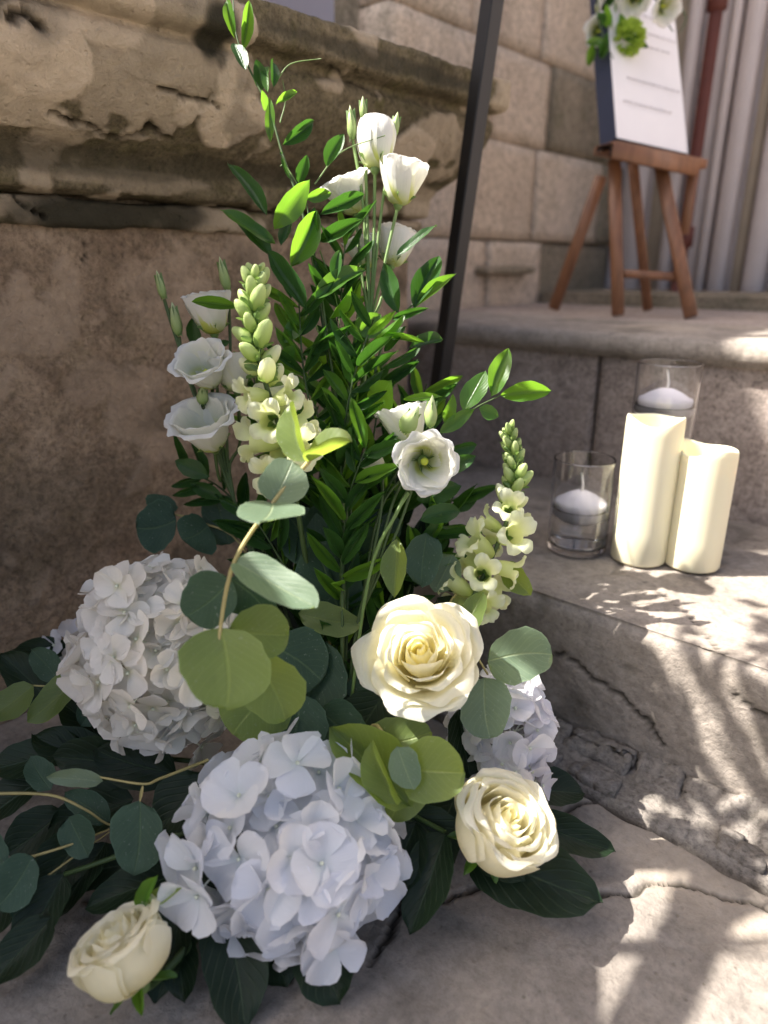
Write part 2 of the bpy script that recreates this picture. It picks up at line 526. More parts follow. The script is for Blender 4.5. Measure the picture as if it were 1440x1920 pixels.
M_snapbud = petal_mat('green_snapdragon_bud', [(0.0, (.2, .32, .07)), (.4, (.36, .48, .14)), (1.0, (.55, .64, .3))], (.6, .75, .2), .35, ridge=8)
M_bud = petal_mat('green_lisianthus_bud', [(0.0, (.2, .32, .08)), (.5, (.42, .52, .2)), (1.0, (.62, .68, .42))], (.6, .75, .3), .3, ridge=10)
M_eye = plain('hydrangea_eye', (.72, .75, .6), .6, .3, bumpd=0)
M_throat = plain('yellow_green_throat', (.48, .55, .06), .6, .3, bumpd=0)
M_mum = petal_mat('green_pompon_petal', [(0.0, (.2, .32, .03)), (1.0, (.4, .55, .08))], (.5, .7, .1), .35)

# ------------------------------------------------------------------ ground
def wear_zero(n): return np.zeros((n, 3))

def plane_sheet(name, x0, x1, y0, y1, z, mat):
    v = [(x0, y0, z), (x1, y0, z), (x1, y1, z), (x0, y1, z)]
    return mesh(name, v, [(0, 1, 2, 3)], mat, False, colr=wear_zero(4))

def seg_dist(p, poly):
    d = np.full(len(p), 1e9)
    for a, b in zip(poly[:-1], poly[1:]):
        a = np.asarray(a, float); b = np.asarray(b, float); ab = b - a
        t = np.clip(((p - a) @ ab) / (ab @ ab), 0, 1)
        d = np.minimum(d, np.linalg.norm(p - (a + t[:, None] * ab), axis=1))
    return d

ground = put('ground', plane_sheet('ground', -150, 150, -150, 150, -0.03, M_ground))
tag(ground, kind='structure')

def slab(x0, x1, y0, y1, res, seed, cracks=()):
    nx = int((x1 - x0) / res) + 1; ny = int((y1 - y0) / res) + 1
    X, Y = np.meshgrid(np.linspace(x0, x1, nx), np.linspace(y0, y1, ny), indexing='ij')
    p = np.stack([X, Y, np.zeros_like(X)], -1).reshape(-1, 3)
    h = .005 * fbm(p * 5, 3, seed) + .0022 * fbm(p * 26, 4, seed + 3) + .0009 * fbm(p * 110, 2, seed + 5)
    ed = np.minimum.reduce([p[:, 0] - x0, x1 - p[:, 0], p[:, 1] - y0, y1 - p[:, 1]])
    ed = ed + .006 * fbm(p * 30, 3, seed + 8)
    h = h - .02 * (1 - sstep(0, .016, ed))
    dirt = np.zeros(len(p)); light = np.zeros(len(p))
    wob = np.stack([fbm(p * 28, 4, seed + 20), fbm(p * 28, 4, seed + 30)], -1) * .014
    for poly, wdt, dep in cracks:
        d = seg_dist(p[:, :2] + wob, poly)
        k = 1 - sstep(wdt * .3, wdt, d)
        h = h - dep * k; dirt = np.maximum(dirt, k)
    pit = sstep(.3, .5, fbm(p * 42, 3, seed + 40)) * .5
    h = h - .0025 * pit
    light = sstep(.0, .5, fbm(p * 7, 5, seed + 50)) * .45
    dk = sstep(.1, .5, fbm(p * 8 + 5, 5, seed + 60)) * .5
    p[:, 2] = h
    f = grid_faces(nx, ny)
    # skirt
    v = p.tolist(); n0 = len(v)
    ring = [i * ny for i in range(nx)] + [(nx - 1) * ny + j for j in range(1, ny)] + [i * ny + ny - 1 for i in range(nx - 2, -1, -1)] + [j for j in range(ny - 2, 0, -1)]
    for i in ring: v.append((p[i, 0], p[i, 1], -.05))
    m = len(ring)
    for k in range(m): f.append((ring[k], n0 + k, n0 + (k + 1) % m, ring[(k + 1) % m]))
    c = np.zeros((len(v), 3)); c[:n0, 0] = light; c[:n0, 1] = dk; c[:n0, 2] = dirt * .9
    return mesh('paving_slab', v, f, M_ground, True, colr=c)

cr = [([(-.23, .60), (-.26, .50), (-.255, .43), (-.30, .37), (-.29, .30)], .0035, .006),
      ([(-.255, .43), (-.20, .45), (-.12, .55), (.02, .60)], .003, .005),
      ([(-.33, .24), (-.38, .26), (-.47, .24), (-.52, .17)], .0035, .006),
      ([(-.12, .30), (-.08, .38), (.02, .42), (.12, .47)], .002, .003)]
put('paving_slab', slab(-.86, .14, -.02, .605, .0033, 3, cr), ground)
for k, (x0, x1, y0, y1) in enumerate([(.155, 1.1, -.42, .605), (-.86, .14, -.42, -.035), (-.86, .14, -1.4, -.435), (.155, 1.1, -1.4, -.435), (1.115, 2.1, -.42, .605), (1.115, 2.1, -1.4, -.435)]):
    put('paving_slab', slab(x0, x1, y0, y1, .03, 60 + k * 7), ground)

# ------------------------------------------------------------------ steps
ZT, ZL = .165, .437
def swept_step(name, prof, x0, x1, res, seed, mat, cracks=(), amp=.0018):
    """prof: (y, z) polyline from the foot of the riser to the back of the tread, swept along X"""
    pr = np.array(catmull([np.array([0, a, b]) for a, b in prof], 3))[:, 1:]
    seg = np.linalg.norm(np.diff(pr, axis=0), axis=1); s = np.concatenate([[0], np.cumsum(seg)])
    ns = int(s[-1] / res) + 1
    si = np.linspace(0, s[-1], ns)
    py_ = np.interp(si, s, pr[:, 0]); pz_ = np.interp(si, s, pr[:, 1])
    ty = np.gradient(py_, si); tz = np.gradient(pz_, si)
    nx = int((x1 - x0) / res) + 1
    X = np.linspace(x0, x1, nx)
    p = np.zeros((nx, ns, 3)); p[..., 0] = X[:, None]; p[..., 1] = py_; p[..., 2] = pz_
    N = np.zeros((nx, ns, 3)); N[..., 1] = -tz; N[..., 2] = ty
    p = p.reshape(-1, 3); N = N.reshape(-1, 3)
    h = amp * fbm(p * 6, 4, seed) + amp * .6 * fbm(p * 24, 4, seed + 2) + .0012 * fbm(p * 90, 3, seed + 4)
    pit = sstep(.28, .5, fbm(p * 36, 3, seed + 6)); h = h - .002 * pit
    uvv = np.stack([p[:, 0], np.tile(si, nx)], -1)
    wob = np.stack([fbm(p * 25, 4, seed + 20), fbm(p * 25, 4, seed + 30)], -1) * .014
    dirt = np.zeros(len(p))
    for poly, wdt, dep in cracks:
        k = 1 - sstep(wdt * .3, wdt, seg_dist(uvv + wob, poly))
        h = h - dep * k; dirt = np.maximum(dirt, k)
    c = np.stack([sstep(.1, .5, fbm(p * 8, 4, seed + 40)) * .4, sstep(.15, .5, fbm(p * 10 + 3, 4, seed + 50)) * .45 + pit * .3, dirt * .9], -1)
    p = p + N * h[:, None]
    return mesh(name, p, grid_faces(nx, ns), mat, True, colr=c)

step1 = root('step', (0, .69, 0), kind='structure')
put('step_stone', swept_step('step_stone', [(.692, -.03), (.69, .04), (.688, .10), (.686, .142), (.689, .156), (.698, .1635), (.715, ZT), (.95, ZT), (1.2, ZT + .002)], -1.15, .72, .0048, 5, M_step,
    [([(-.42, .10), (-.33, .125), (-.26, .11), (-.2, .06)], .0035, .004), ([(-.14, .16), (-.05, .125), (.03, .135), (.12, .09)], .0035, .004), ([(-.3, .33), (-.2, .25), (-.16, .2)], .002, .003)]), step1)
put('step_stone', swept_step('step_stone', [(.692, -.03), (.69, .04), (.688, .10), (.686, .142), (.689, .156), (.698, .1635), (.715, ZT), (.95, ZT), (1.2, ZT + .002)], .726, 2.2, .03, 6, M_step), step1)
# rubble course at the foot of the step
x = -.47
rs = [(.07, .05, .02), (.05, .06, .03), (.038, .045, .016), (.075, .04, .028), (.05, .05, .014), (.13, .055, .026), (.06, .045, .018), (.17, .06, .026), (.08, .05, .02), (.16, .055, .024), (.2, .06, .026), (.15, .06, .02), (.2, .06, .026)]
for k, (lx, ly, hz) in enumerate(rs):
    cy = .668 + rng.uniform(-.008, .006)
    v, f = rough_box((x + lx / 2, cy, hz * .2 - .016), (lx, ly, hz * .4 + .032), .006, .004, .008, 30 + k, 40)
    v = np.array(v)
    v[:, 1] += .012 * fbm(v * np.array([14, 0, 0]), 3, 500 + k) * np.sign(cy - v[:, 1])
    v[:, 0] += rng.uniform(-.35, .35) * (v[:, 1] - cy)
    v[:, 2] += (v[:, 1] - cy) * rng.uniform(.1, .4) + rng.uniform(-.12, .12) * (v[:, 0] - x - lx / 2)
    put('rubble_stone', mesh('rubble_stone', v, f, M_rubble), step1)
    x += lx + .002 + rng.uniform(0, .004)
v, f = rough_box((.1, .655, -.026), (1.3, .1, .052), .012, .006, .006, 555, 40)
put('mortar_bed', mesh('mortar_bed', v, f, M_rubble), step1)
for k in range(16):
    lx = rng.uniform(.018, .045); ly = rng.uniform(.016, .03)
    v, f = rough_box((rng.uniform(-.42, .1), .628 + rng.uniform(-.008, .008), -.004), (lx, ly, .022), .006, .003, .005, 600 + k, 40)
    put('rubble_stone', mesh('rubble_stone', v, f, M_rubble), step1)

landing = root('landing', (0, 1.12, ZT), kind='structure')
x = -1.5
for k, lx in enumerate([.55, .42, .40, .62, .5, .5]):
    v, f = rough_box((x + lx / 2, 1.155, (ZT + ZL - .036) / 2), (lx - .006, .06, ZL - ZT - .036 + .02), .012, .006, .0025, 70 + k, 12)
    put('riser_block', mesh('riser_block', v, f, M_riser), landing)
    x += lx
x = -1.5
for k, lx in enumerate([.72, .46, .55, .7, .6]):
    prof = [(1.4, ZL - .038), (1.14, ZL - .038), (1.118, ZL - .037), (1.104, ZL - .026), (1.104, ZL - .011), (1.116, ZL - .001), (1.18, ZL + .002), (1.4, ZL + .002)]
    put('nosing_stone', swept_step('nosing_stone', prof, x, x + lx + .003, .008, 80, M_step, amp=.002), landing)
    x += lx
v, f = box_data((.2, 3.0, ZL - .06), (5.4, 3.3, .119))
put('landing_floor', mesh('landing_floor', v, f, M_riser, False), landing)

# ------------------------------------------------------------------ cheek wall with cornice
WX, WEND = -.85, 1.0
cheek = root('cheek_wall', (-.95, .3, 0), 'weathered brown stone stair wall with flaking moulded cornice at the left', 'wall')
def yz(px, py, x): q = on_x(px, py, x); return (q[1], q[2])
def blob(p2, c, ry, rz, seed, soft=.12):
    d = np.sqrt(((p2[:, 0] - c[0]) / ry) ** 2 + ((p2[:, 1] - c[1]) / rz) ** 2)
    d = d + .42 * fbm(np.stack([p2[:, 0] * 24, p2[:, 1] * 24, 0 * p2[:, 0]], -1), 4, seed)
    return 1 - sstep(1 - soft * .5, 1 + soft * .5, d)

def wall_surface(name, path, prof, endk, res, seed, mat, light, darkp, cracks, amp, xref):
    """prof: list of (offset from the wall face, z); swept along the wall and round its end"""
    pr = np.array(catmull([np.array([0, a, b]) for a, b in prof], 4))[:, 1:]
    seg = np.linalg.norm(np.diff(pr, axis=0), axis=1); s = np.concatenate([[0], np.cumsum(seg)])
    ns = int(s[-1] / res) + 1
    si = np.linspace(0, s[-1], ns)
    off = np.interp(si, s, pr[:, 0]); zz = np.interp(si, s, pr[:, 1])
    to = np.gradient(off, si); tz = np.gradient(zz, si)
    y0 = path
    a = (np.concatenate([np.linspace(y0, .12, 40)[:-1], np.linspace(.12, WEND, int((WEND - .12) / res))]) - y0) / (WEND - y0); n1 = len(a); n2 = 60; b = np.linspace(0, 1, n2)[1:]
    rows = []; nor = []
    for t in a:
        rows.append(np.stack([WX + off, y0 + (WEND + off * endk - y0) * t, zz], -1)); nor.append(np.stack([tz, 0 * tz, -to], -1))
    for t in b:
        rows.append(np.stack([WX + off - (off + .55) * t, WEND + off * endk, zz], -1)); nor.append(np.stack([0 * tz, tz, -to], -1))
    p = np.array(rows).reshape(-1, 3); N = np.array(nor).reshape(-1, 3)
    N /= np.linalg.norm(N, axis=1, keepdims=True) + 1e-9
    p2 = p[:, 1:3]
    h = amp * fbm(p * 7, 4, seed) + amp * .5 * fbm(p * 25, 4, seed + 2) + .0022 * fbm(p * 70, 4, seed + 4)
    L = np.zeros(len(p)); D = np.zeros(len(p)); K = np.zeros(len(p))
    for k, (px, py, rx, rz, st) in enumerate(light): L = np.maximum(L, st * blob(p2, yz(px, py, xref), rx, rz, seed + 60 + k))
    L = np.maximum(L, .55 * sstep(.16, .22, fbm(p * 11 + 3, 5, seed + 90)))
    for k, (px, py, rx, rz, st) in enumerate(darkp): D = np.maximum(D, st * blob(p2, yz(px, py, xref), rx, rz, seed + 160 + k, .6))
    D = np.maximum(D, .4 * sstep(.25, .5, fbm(p * 14 + 9, 5, seed + 95)))
    h = h + .004 * L - .002 * D
    wob = np.stack([fbm(p * 26, 4, seed + 20), fbm(p * 26, 4, seed + 30)], -1) * .016
    for poly, wdt, dep in cracks:
        wdt = wdt * .75
        q = [yz(px, py, xref) for px, py in poly]
        k = 1 - sstep(wdt * .3, wdt, seg_dist(p2 + wob, q))
        h = h - dep * k; K = np.maximum(K, k)
    p = p + N * h[:, None]
    nu = n1 + n2 - 1
    f = [(q[3], q[2], q[1], q[0]) for q in grid_faces(nu, ns)]
    return mesh(name, p, f, mat, True, colr=np.stack([L, D, K * .95], -1))

put('wall_face', wall_surface('wall_face', -.9, [(0, -.04), (0, .1), (0, .3), (0, .5), (.001, .58), (-.004, .61)], 1.0, .0045, 21, M_wall,
    [(60, 620, .05, .03, .5), (330, 560, .07, .06, .35), (180, 720, .04, .03, .4), (40, 560, .012, .03, .6)], [(120, 980, .12, .08, .3)],
    [([(150, 440), (155, 470), (150, 500)], .002, .003)], .0045, WX), cheek)
put('mortar_band', wall_surface('mortar_band', -.9, [(-.02, .582), (.008, .583), (.015, .59), (.017, .6), (.013, .612), (-.02, .614)], 1.0, .005, 22, M_cornice,
    [(60, 370, .03, .012, .8), (640, 435, .1, .008, .6)], [(150, 405, .08, .03, 1.0), (270, 400, .09, .02, .9)],
    [([(0, 365), (30, 375), (70, 410)], .004, .01), ([(290, 385), (300, 420)], .003, .006)], .006, WX), cheek)
CORN = [(-.06, .616), (-.01, .617), (.028, .619), (.034, .63), (.036, .648), (.05, .662), (.072, .676), (.098, .70), (.118, .727), (.128, .752), (.122, .763), (.124, .771), (.143, .775), (.15, .782), (.15, .806), (.143, .816), (.08, .822), (-.2, .83), (-.5, .833)]
put('cornice', wall_surface('cornice', -.9, CORN, .45, .0036, 23, M_cornice,
    [(60, 95, .05, .032, 1), (25, 140, .05, .03, .8), (175, 25, .05, .028, .9), (60, 200, .045, .012, .8), (415, 110, .022, .04, .9), (450, 225, .04, .026, 1), (355, 205, .014, .012, .9), (388, 210, .006, .006, 1),
     (775, 285, .05, .03, .9), (690, 250, .03, .02, .5), (235, 130, .05, .02, .4), (330, 330, .1, .012, .3)],
    [(380, 65, .022, .024, 1), (395, 110, .008, .016, .8), (230, 290, .16, .014, .6), (560, 320, .2, .012, .6), (700, 130, .2, .01, .7), (120, 265, .1, .012, .5)],
    [([(120, 212), (190, 222), (245, 243), (320, 238), (352, 242)], .004, .009), ([(290, 160), (355, 178), (400, 184), (420, 205)], .004, .007), ([(0, 45), (28, 43), (50, 62)], .004, .009),
     ([(590, 130), (640, 150), (700, 180)], .003, .005)], .0038, -.74), cheek)
v, f = box_data((-1.2, .04, .38), (.67, 1.86, .84))
put('core_masonry', mesh('core_masonry', v, f, M_mortar, False), cheek)

v, f = rough_box((-1.1, -.59, .88), (.8, 1.04, .11), .03, .01, .004, 77, 9)
put('added_shade_block', mesh('added_shade_block', v, f, M_cornice, colr=None), cheek)  # unseen block, added to widen the wall's shade over the paving
# flat rail added out of view to cast a straight shadow band on the paving
rail = root('shadow_casting_rail', (-.86, -.3, .85), 'added unseen flat iron rail casting a shadow band on the paving', 'shadow caster')
v, f = bar_data((-.845, -1.05, 1.32), (-.865, -.06, 1.34), .045, .014); put('top_rail', mesh('top_rail', v, f, M_iron), rail)
for y in (-.95, -.55, -.09):
    v, f = bar_data((-.86, y, .93), (-.86, y, 1.325), .016, .016, (1, 0, 0)); put('baluster', mesh('baluster', v, f, M_iron), rail)

# ------------------------------------------------------------------ buildings behind
house = root('plaster_house', (-2.3, 2, 0), 'pale lavender plastered house rising behind the cornice', 'building')
HC = -.90
v, f = box_data((-4.3, 3.6, 2.6), (4.0, 7.2, 5.2)); put('wall', mesh('wall', v, f, M_plaster, False), house)
v, f = box_data((-4.3, HC / 2 - .005, 1.95), (4.0, -HC - .01, 3.9)); put('sun_blocking_wing', mesh('sun_blocking_wing', v, f, M_plaster, False), house)  # unseen wing, height chosen to shape the sun on steps and landing
v, f = box_data((-4.3, 3.6, 5.28), (4.04, 7.24, .16)); put('eaves', mesh('eaves', v, f, M_plaster, False), house)

ashlar = root('stone_building', (-1.4, 2, ZL), 'beige ashlar stone building behind the stair landing', 'building')
AX = -1.15
v, f = box_data((AX - .09, 1.85, 1.35), (.1, 1.18, 2.4)); put('backing_wall', mesh('backing_wall', v, f, M_mortar, False), ashlar)
zrow = ZL - .03; r = 0
for hz in (.2, .24, .21, .25, .22, .26, .24, .26, .24):
    y = 1.25 - (.16 if r % 2 else 0); k = 0
    while y < 2.42:
        ly = [.40, .32, .46, .28][(k * 3 + r * 2) % 4]
        y1 = min(y + ly, 2.43)
        ya = max(y, 1.25)
        if y1 - ya > .05:
            dark = (r * 7 + k * 5) % 6 == 4 or ya > 1.92
            proud = .03 if (r == 5) else 0
            v, f = rough_box((AX - .02 + proud / 2 + rng.uniform(-.006, .006), (ya + y1) / 2, zrow + hz / 2), (.09 + proud, y1 - ya - .004, hz - .004), .03, .005, .003, 200 + r * 9 + k, 9)
            put('ashlar_block', mesh('ashlar_block', v, f, M_blockdark if dark else M_block), ashlar)
        y = y1; k += 1
    zrow += hz; r += 1
# projecting sill with a drip
v, f = rough_box((AX + .03, 1.72, .53), (.07, .24, .022), .012, .008, .005, 311, 20); put('sill', mesh('sill', v, f, M_blockdark), ashlar)

door = root('door_surround', (-.3, 2.3, ZL), 'pale fluted wooden door surround at the right', 'door')
v, f = box_data((.65, 2.47, 1.6), (4.4, .1, 2.5)); put('panel', mesh('panel', v, f, M_door, False), door)
xs = -1.10; k = 0
for wd, dp in [(.08, .04), (.05, .02), (.03, .06), (.07, .03), (.02, .06), (.05, .05), (.03, .02), (.06, .06), (.03, .03), (.05, .05), (.07, .04), (.03, .06), (.06, .03), (.05, .06), (.14, .05), (.05, .09), (.1, .06), (.12, .08), (.1, .05)]:
    v, f = bar_data((xs + wd / 2, 2.42 - dp / 2, ZL), (xs + wd / 2, 2.42 - dp / 2, 2.85), wd, dp, (0, -1, 0), .2)
    put('fluting', mesh('fluting', v, f, M_doordark if k in (1, 6, 8) else M_door), door)
    xs += wd + .012; k += 1
v, f = box_data((.75, 2.12, ZL + .016), (3.7, .4, .032)); put('threshold', mesh('threshold', v, f, M_blockdark, False), door)

pipe = root('downpipe', P(1275, 560, 2.1), 'rust red iron downpipe with a collar behind the easel', 'pipe')
pa = P(1262, 590, 2.08)
pa = np.array([pa[0], pa[1], ZL]); top = np.array([pa[0] + .02, pa[1], 2.7])
tube('pipe_shaft', [pa, top], .017, .017, M_rust, pipe, 14, 8)
for zc in (.62, 1.2):
    q = pa + (top - pa) * ((zc - ZL) / (2.7 - ZL))
    v, f = lathe_data([(.017, -.03), (.026, -.026), (.026, .026), (.017, .03)], 20)
    put('collar', mesh('collar', v, f, M_rust), pipe, Matrix.Translation(Vector(q)))

# ------------------------------------------------------------------ black post
pf, ptop = np.array([-.722, .902, ZT + .004]), np.array([-.55, .928, 1.55])
post = root('metal_post', pf, 'slim black square metal post leaning past the end of the cornice', 'post')
hint = nrm([-.20, -.98, 0])
v, f = bar_data(pf, ptop, .0235, .0235, hint, .07); put('shaft', mesh('shaft', v, f, M_black, False), post)
v, f = box_data((pf[0], pf[1], ZT + .005), (.07, .07, .006)); put('foot_plate', mesh('foot_plate', v, f, M_black, False), post)
v, f = bar_data(ptop, ptop + np.array([.1, .5, .02]), .0235, .0235, (0, 0, 1), .07); put('top_bar', mesh('top_bar', v, f, M_black, False), post)

# ------------------------------------------------------------------ easel with board
def PE(px, py, d): return P(px, py, d * .87)
e1, e2 = PE(1156, 618, 1.72), PE(1292, 622, 1.66)
e1[2] = e2[2] = ZL + .004
t1, t2 = PE(1152, 300, 1.66), PE(1236, 300, 1.66)
e3, t3 = PE(1036, 603, 1.98), PE(1128, 330, 1.80); e3[2] = ZL + .004
easel = root('easel', (e1 + e2) / 2, 'small brown wooden easel holding the board on the landing', 'easel')
fh = nrm(CAM - e1)
def wbar(name, a, b, w=.026, h=.02):
    v, f = bar_data(a, b, w, h, fh); o = put(name, mesh(name, v, f, M_wood), easel); return o
wbar('leg', e1, t1); wbar('leg', e2, t2); wbar('leg', e3, t3)
back = PE(1210, 505, 1.9); back[2] = max(back[2], ZL)
wbar('leg', PE(1212, 600, 1.95) * np.array([1, 1, 0]) + np.array([0, 0, ZL + .004]), PE(1186, 300, 1.74), .022, .018)
wbar('crossbar', PE(1150, 512, 1.70), PE(1282, 520, 1.66), .016, .014)
tl, tr_ = PE(1134, 278, 1.60), PE(1302, 312, 1.70)
v, f = bar_data(tl, tr_, .075, .018, (0, 0, 1)); put('tray', mesh('tray', v, f, M_wood), easel)
wbar('tray_lip', PE(1146, 281, 1.555), PE(1308, 316, 1.655), .03, .012)
wbar('tray_bracket', PE(1300, 322, 1.71), PE(1283, 440, 1.76), .018, .018)
wbar('mast', PE(1215, 280, 1.76), PE(1190, -160, 1.78), .03, .02)

bl, br = PE(1156, 258, 1.575), PE(1290, 288, 1.675)
ul, ur = PE(1132, -70, 1.60), PE(1258, -40, 1.70)
board = root('sign_board', (bl + br) / 2, 'white lettered board with dark edge standing on the easel', 'sign')
nb_ = nrm(np.cross(br - bl, ul - bl)); 
if nb_ @ (CAM - bl) < 0: nb_ = -nb_
bk = -nb_ * .045
v = [bl, br, ur, ul, bl + bk, br + bk, ur + bk, ul + bk]
put('panel', mesh('panel', v, [(0, 1, 2, 3), (7, 6, 5, 4)], M_board, False), board)
put('edge', mesh('edge', v, [(0, 3, 7, 4), (1, 5, 6, 2), (0, 4, 5, 1), (3, 2, 6, 7)], M_boardedge, False), board)
# faint, unreadable lines of writing
for t, a, b_ in ((.22, .12, .8), (.36, .2, .92), (.58, .1, .85), (.66, .3, .9), (.76, .15, .8)):
    mb = MB(); s = a
    while s < b_:
        ln = random.uniform(.03, .09)
        def bp(u, w): return bl + (br - bl) * u + (ul - bl) * w + nb_ * .002
        pts = [bp(s + ln * q / 4, t + .006 * math.sin(q * 2.3 + s * 40)) for q in range(5)]
        v, f = tube_data(pts, .0009, .0009, 4, 2); mb.add(v, f)
        s += ln + .02
    put('writing_line', mb.mesh('writing_line', M_ink), board)

# ------------------------------------------------------------------ candles and vases
def wavy_candle(name, foot, R, H, amp, ph, label):
    o = root(name, foot, label, 'candle', 'flameless pillar candles on the step')
    nth = 64; rows = []
    prof = [(0, 0), (.86, 0), (.97, .006), (1, .018), (1, .25), (1, .5), (1, .75), (1, .93), (.985, .985), (.95, 1.0), (.91, .985), (.885, .95), (.87, .85), (.86, .80), (.5, .79), (0, .79)]
    v = []
    for k in range(nth):
        a = 2 * math.pi * k / nth
        top = 1 + amp * (math.sin(2 * a + ph) * .6 + .4 * math.sin(3 * a + ph * 2))
        for r, z in prof:
            zz = z * H * (top if z > .4 else 1 + (top - 1) * z)
            if z == .79 or z == .80: zz = z * H
            v.append((R * r * math.cos(a), R * r * math.sin(a), zz))
    f = grid_faces(nth, len(prof), wrap_u=True)
    put('wax_body', mesh('wax_body', v, f, M_ivory), o, W[o].copy())
    v, f = lathe_data([(0, .79 * H), (.004, .79 * H), (.003, .85 * H), (.0, .9 * H)], 10)
    put('wick', mesh('wick', v, f, M_wick), o, W[o].copy())
    return o
cA = np.array([-.326, .871, ZT + .003]); cB = np.array([-.266, .900, ZT + .003])
wavy_candle('pillar_candle', cA, .0355, .192, .03, 1.0, 'tall ivory pillar candle in front of the tall glass cylinder')
wavy_candle('pillar_candle', cB, .035, .158, .045, 2.2, 'short ivory pillar candle, rightmost on the step')

mg, ntg, bg = new_mat('clear_glass')
bg.inputs['Base Color'].default_value = (1, 1, 1, 1); bg.inputs['Roughness'].default_value = 0.0
bg.inputs['Transmission Weight'].default_value = 1.0; bg.inputs['IOR'].default_value = 1.47
mw, ntw, bw = new_mat('water')
bw.inputs['Base Color'].default_value = (.97, .99, 1, 1); bw.inputs['Roughness'].default_value = 0.0
bw.inputs['Transmission Weight'].default_value = 1.0; bw.inputs['IOR'].default_value = 1.333

def tight(prof):
    out = [prof[0]]
    for a, b in zip(prof[:-1], prof[1:]):
        a = np.array(a); b = np.array(b); L = np.linalg.norm(b - a)
        if L > .002:
            e = min(.0004, L * .2)
            for t in [e / L] + list(np.linspace(0, 1, max(2, int(L / .03) + 1))[1:-1]) + [1 - e / L]: out.append(tuple(a + (b - a) * t))
        out.append(tuple(b))
    return out

def glass_vase(foot, R, H, level, label, clabel):
    o = root('glass_cylinder', foot, label, 'vase', 'clear glass cylinders on the step')
    t = .0022
    prof = [(0, 0), (R * .9, 0), (R * .98, .002), (R, .006), (R, H - .001), (R - t * .5, H), (R - t, H - .001), (R - t, .012), (R * .9 - t, .0085), (0, .008)]
    v, f = lathe_data(tight(prof), 96); put('glass_wall', mesh('glass_wall', v, f, mg), o, W[o].copy())
    ri = R - t - .0003
    v, f = lathe_data(tight([(0, .0095), (ri * .9, .0098), (ri, .014), (ri, level), (ri * .985, level - .0008), (0, level - .0008)]), 96)
    put('water', mesh('water', v, f, mw), o, W[o].copy())
    rc = R * .86
    c = root('floating_candle', np.asarray(foot) + np.array([0, 0, level]), clabel, 'candle', 'white floating candles in the glasses')
    pr = [(0, -.021), (rc * .5, -.02), (rc * .8, -.013), (rc * .97, 0), (rc, .006), (rc * .97, .0085), (rc * .9, .009), (rc * .6, .016), (rc * .3, .021), (0, .0225)]
    v, f = lathe_data(pr, 40); put('wax_body', mesh('wax_body', v, f, M_wax), c, W[c].copy())
    q = np.asarray(foot) + np.array([0, 0, level])
    tube('wick', [q + np.array([0, 0, .02]), q + np.array([.001, 0, .03]), q + np.array([-.003, .001, .047])], .002, .0015, M_wick, c, 6, 3)
gA = np.array([-.405, .848, ZT + .003]); gB = np.array([-.352, .965, ZT + .003])
glass_vase(gA, .0405, .13, .062, 'short clear glass cylinder half filled with water on the step', 'white floating candle in the short glass cylinder')
glass_vase(gB, .042, .25, .193, 'tall clear glass cylinder of water behind the tall pillar candle', 'white floating candle in the tall glass cylinder')

# ------------------------------------------------------------------ leaves and petals
def leaf_outline(kind, t):
    if kind == 'lance': w = (t ** .75) * ((1 - t) ** .85)
    elif kind == 'round': w = np.sqrt(np.clip(1 - (2 * t - 1) ** 2, 0, 1)) ** .85 * (1 - .12 * (t - .5))
    elif kind == 'ovate': w = (t ** .5) * ((1 - t) ** .62)
    elif kind == 'petal': w = (t ** .72) * (np.clip(1 - t ** 2.3, 0, 1) ** .52)
    return w

LEAFC = {}
def leaf_mesh(kind, mat, var=0, fold=.12, curl=.15, wave=.02, cup=0.0, nx=6, ny=12):
    key = (kind, mat.name, var, fold, curl, cup)
    if key in LEAFC: return LEAFC[key]
    rr = np.random.default_rng(100 + var * 17 + int(abs(curl) * 100))
    tt = np.linspace(0, 1, 101); wmax = leaf_outline(kind, tt).max()
    t = np.linspace(0, 1, ny + 1); t = .5 - .5 * np.cos(np.pi * t) * (1 - 0) if kind in ('round', 'petal') else t
    s = np.linspace(-1, 1, nx + 1)
    T, S = np.meshgrid(t, s, indexing='ij')
    w = leaf_outline(kind, T) / wmax * .5
    ph = rr.uniform(0, 6.28, 4)
    asym = 1 + .1 * np.sin(T * 5 + ph[0]) * np.sign(S) + .03 * np.sin(T * 23 + ph[3]) * np.abs(S)
    x = S * w * asym + .06 * rr.normal() * np.sin(T * 2.6)
    y = T + .015 * np.sin(S * 5 + ph[1]) * np.abs(S)
    z = fold * np.abs(S) * w * 2 + cup * (S * w * 2) ** 2 + curl * (T - .35) ** 2 * np.sign(T - .35) + wave * np.sin(T * 9 + ph[2] + S * 1.5) * np.abs(S) + .03 * rr.normal() * S * T
    v = np.stack([x, y, z], -1).reshape(-1, 3)
    uv = np.stack([(S + 1) / 2, T], -1).reshape(-1, 2)
    me = mesh(kind + '_leaf', v, [q[::-1] for q in grid_faces(ny + 1, nx + 1)], mat, True, uv=uv)
    LEAFC[key] = me
    return me

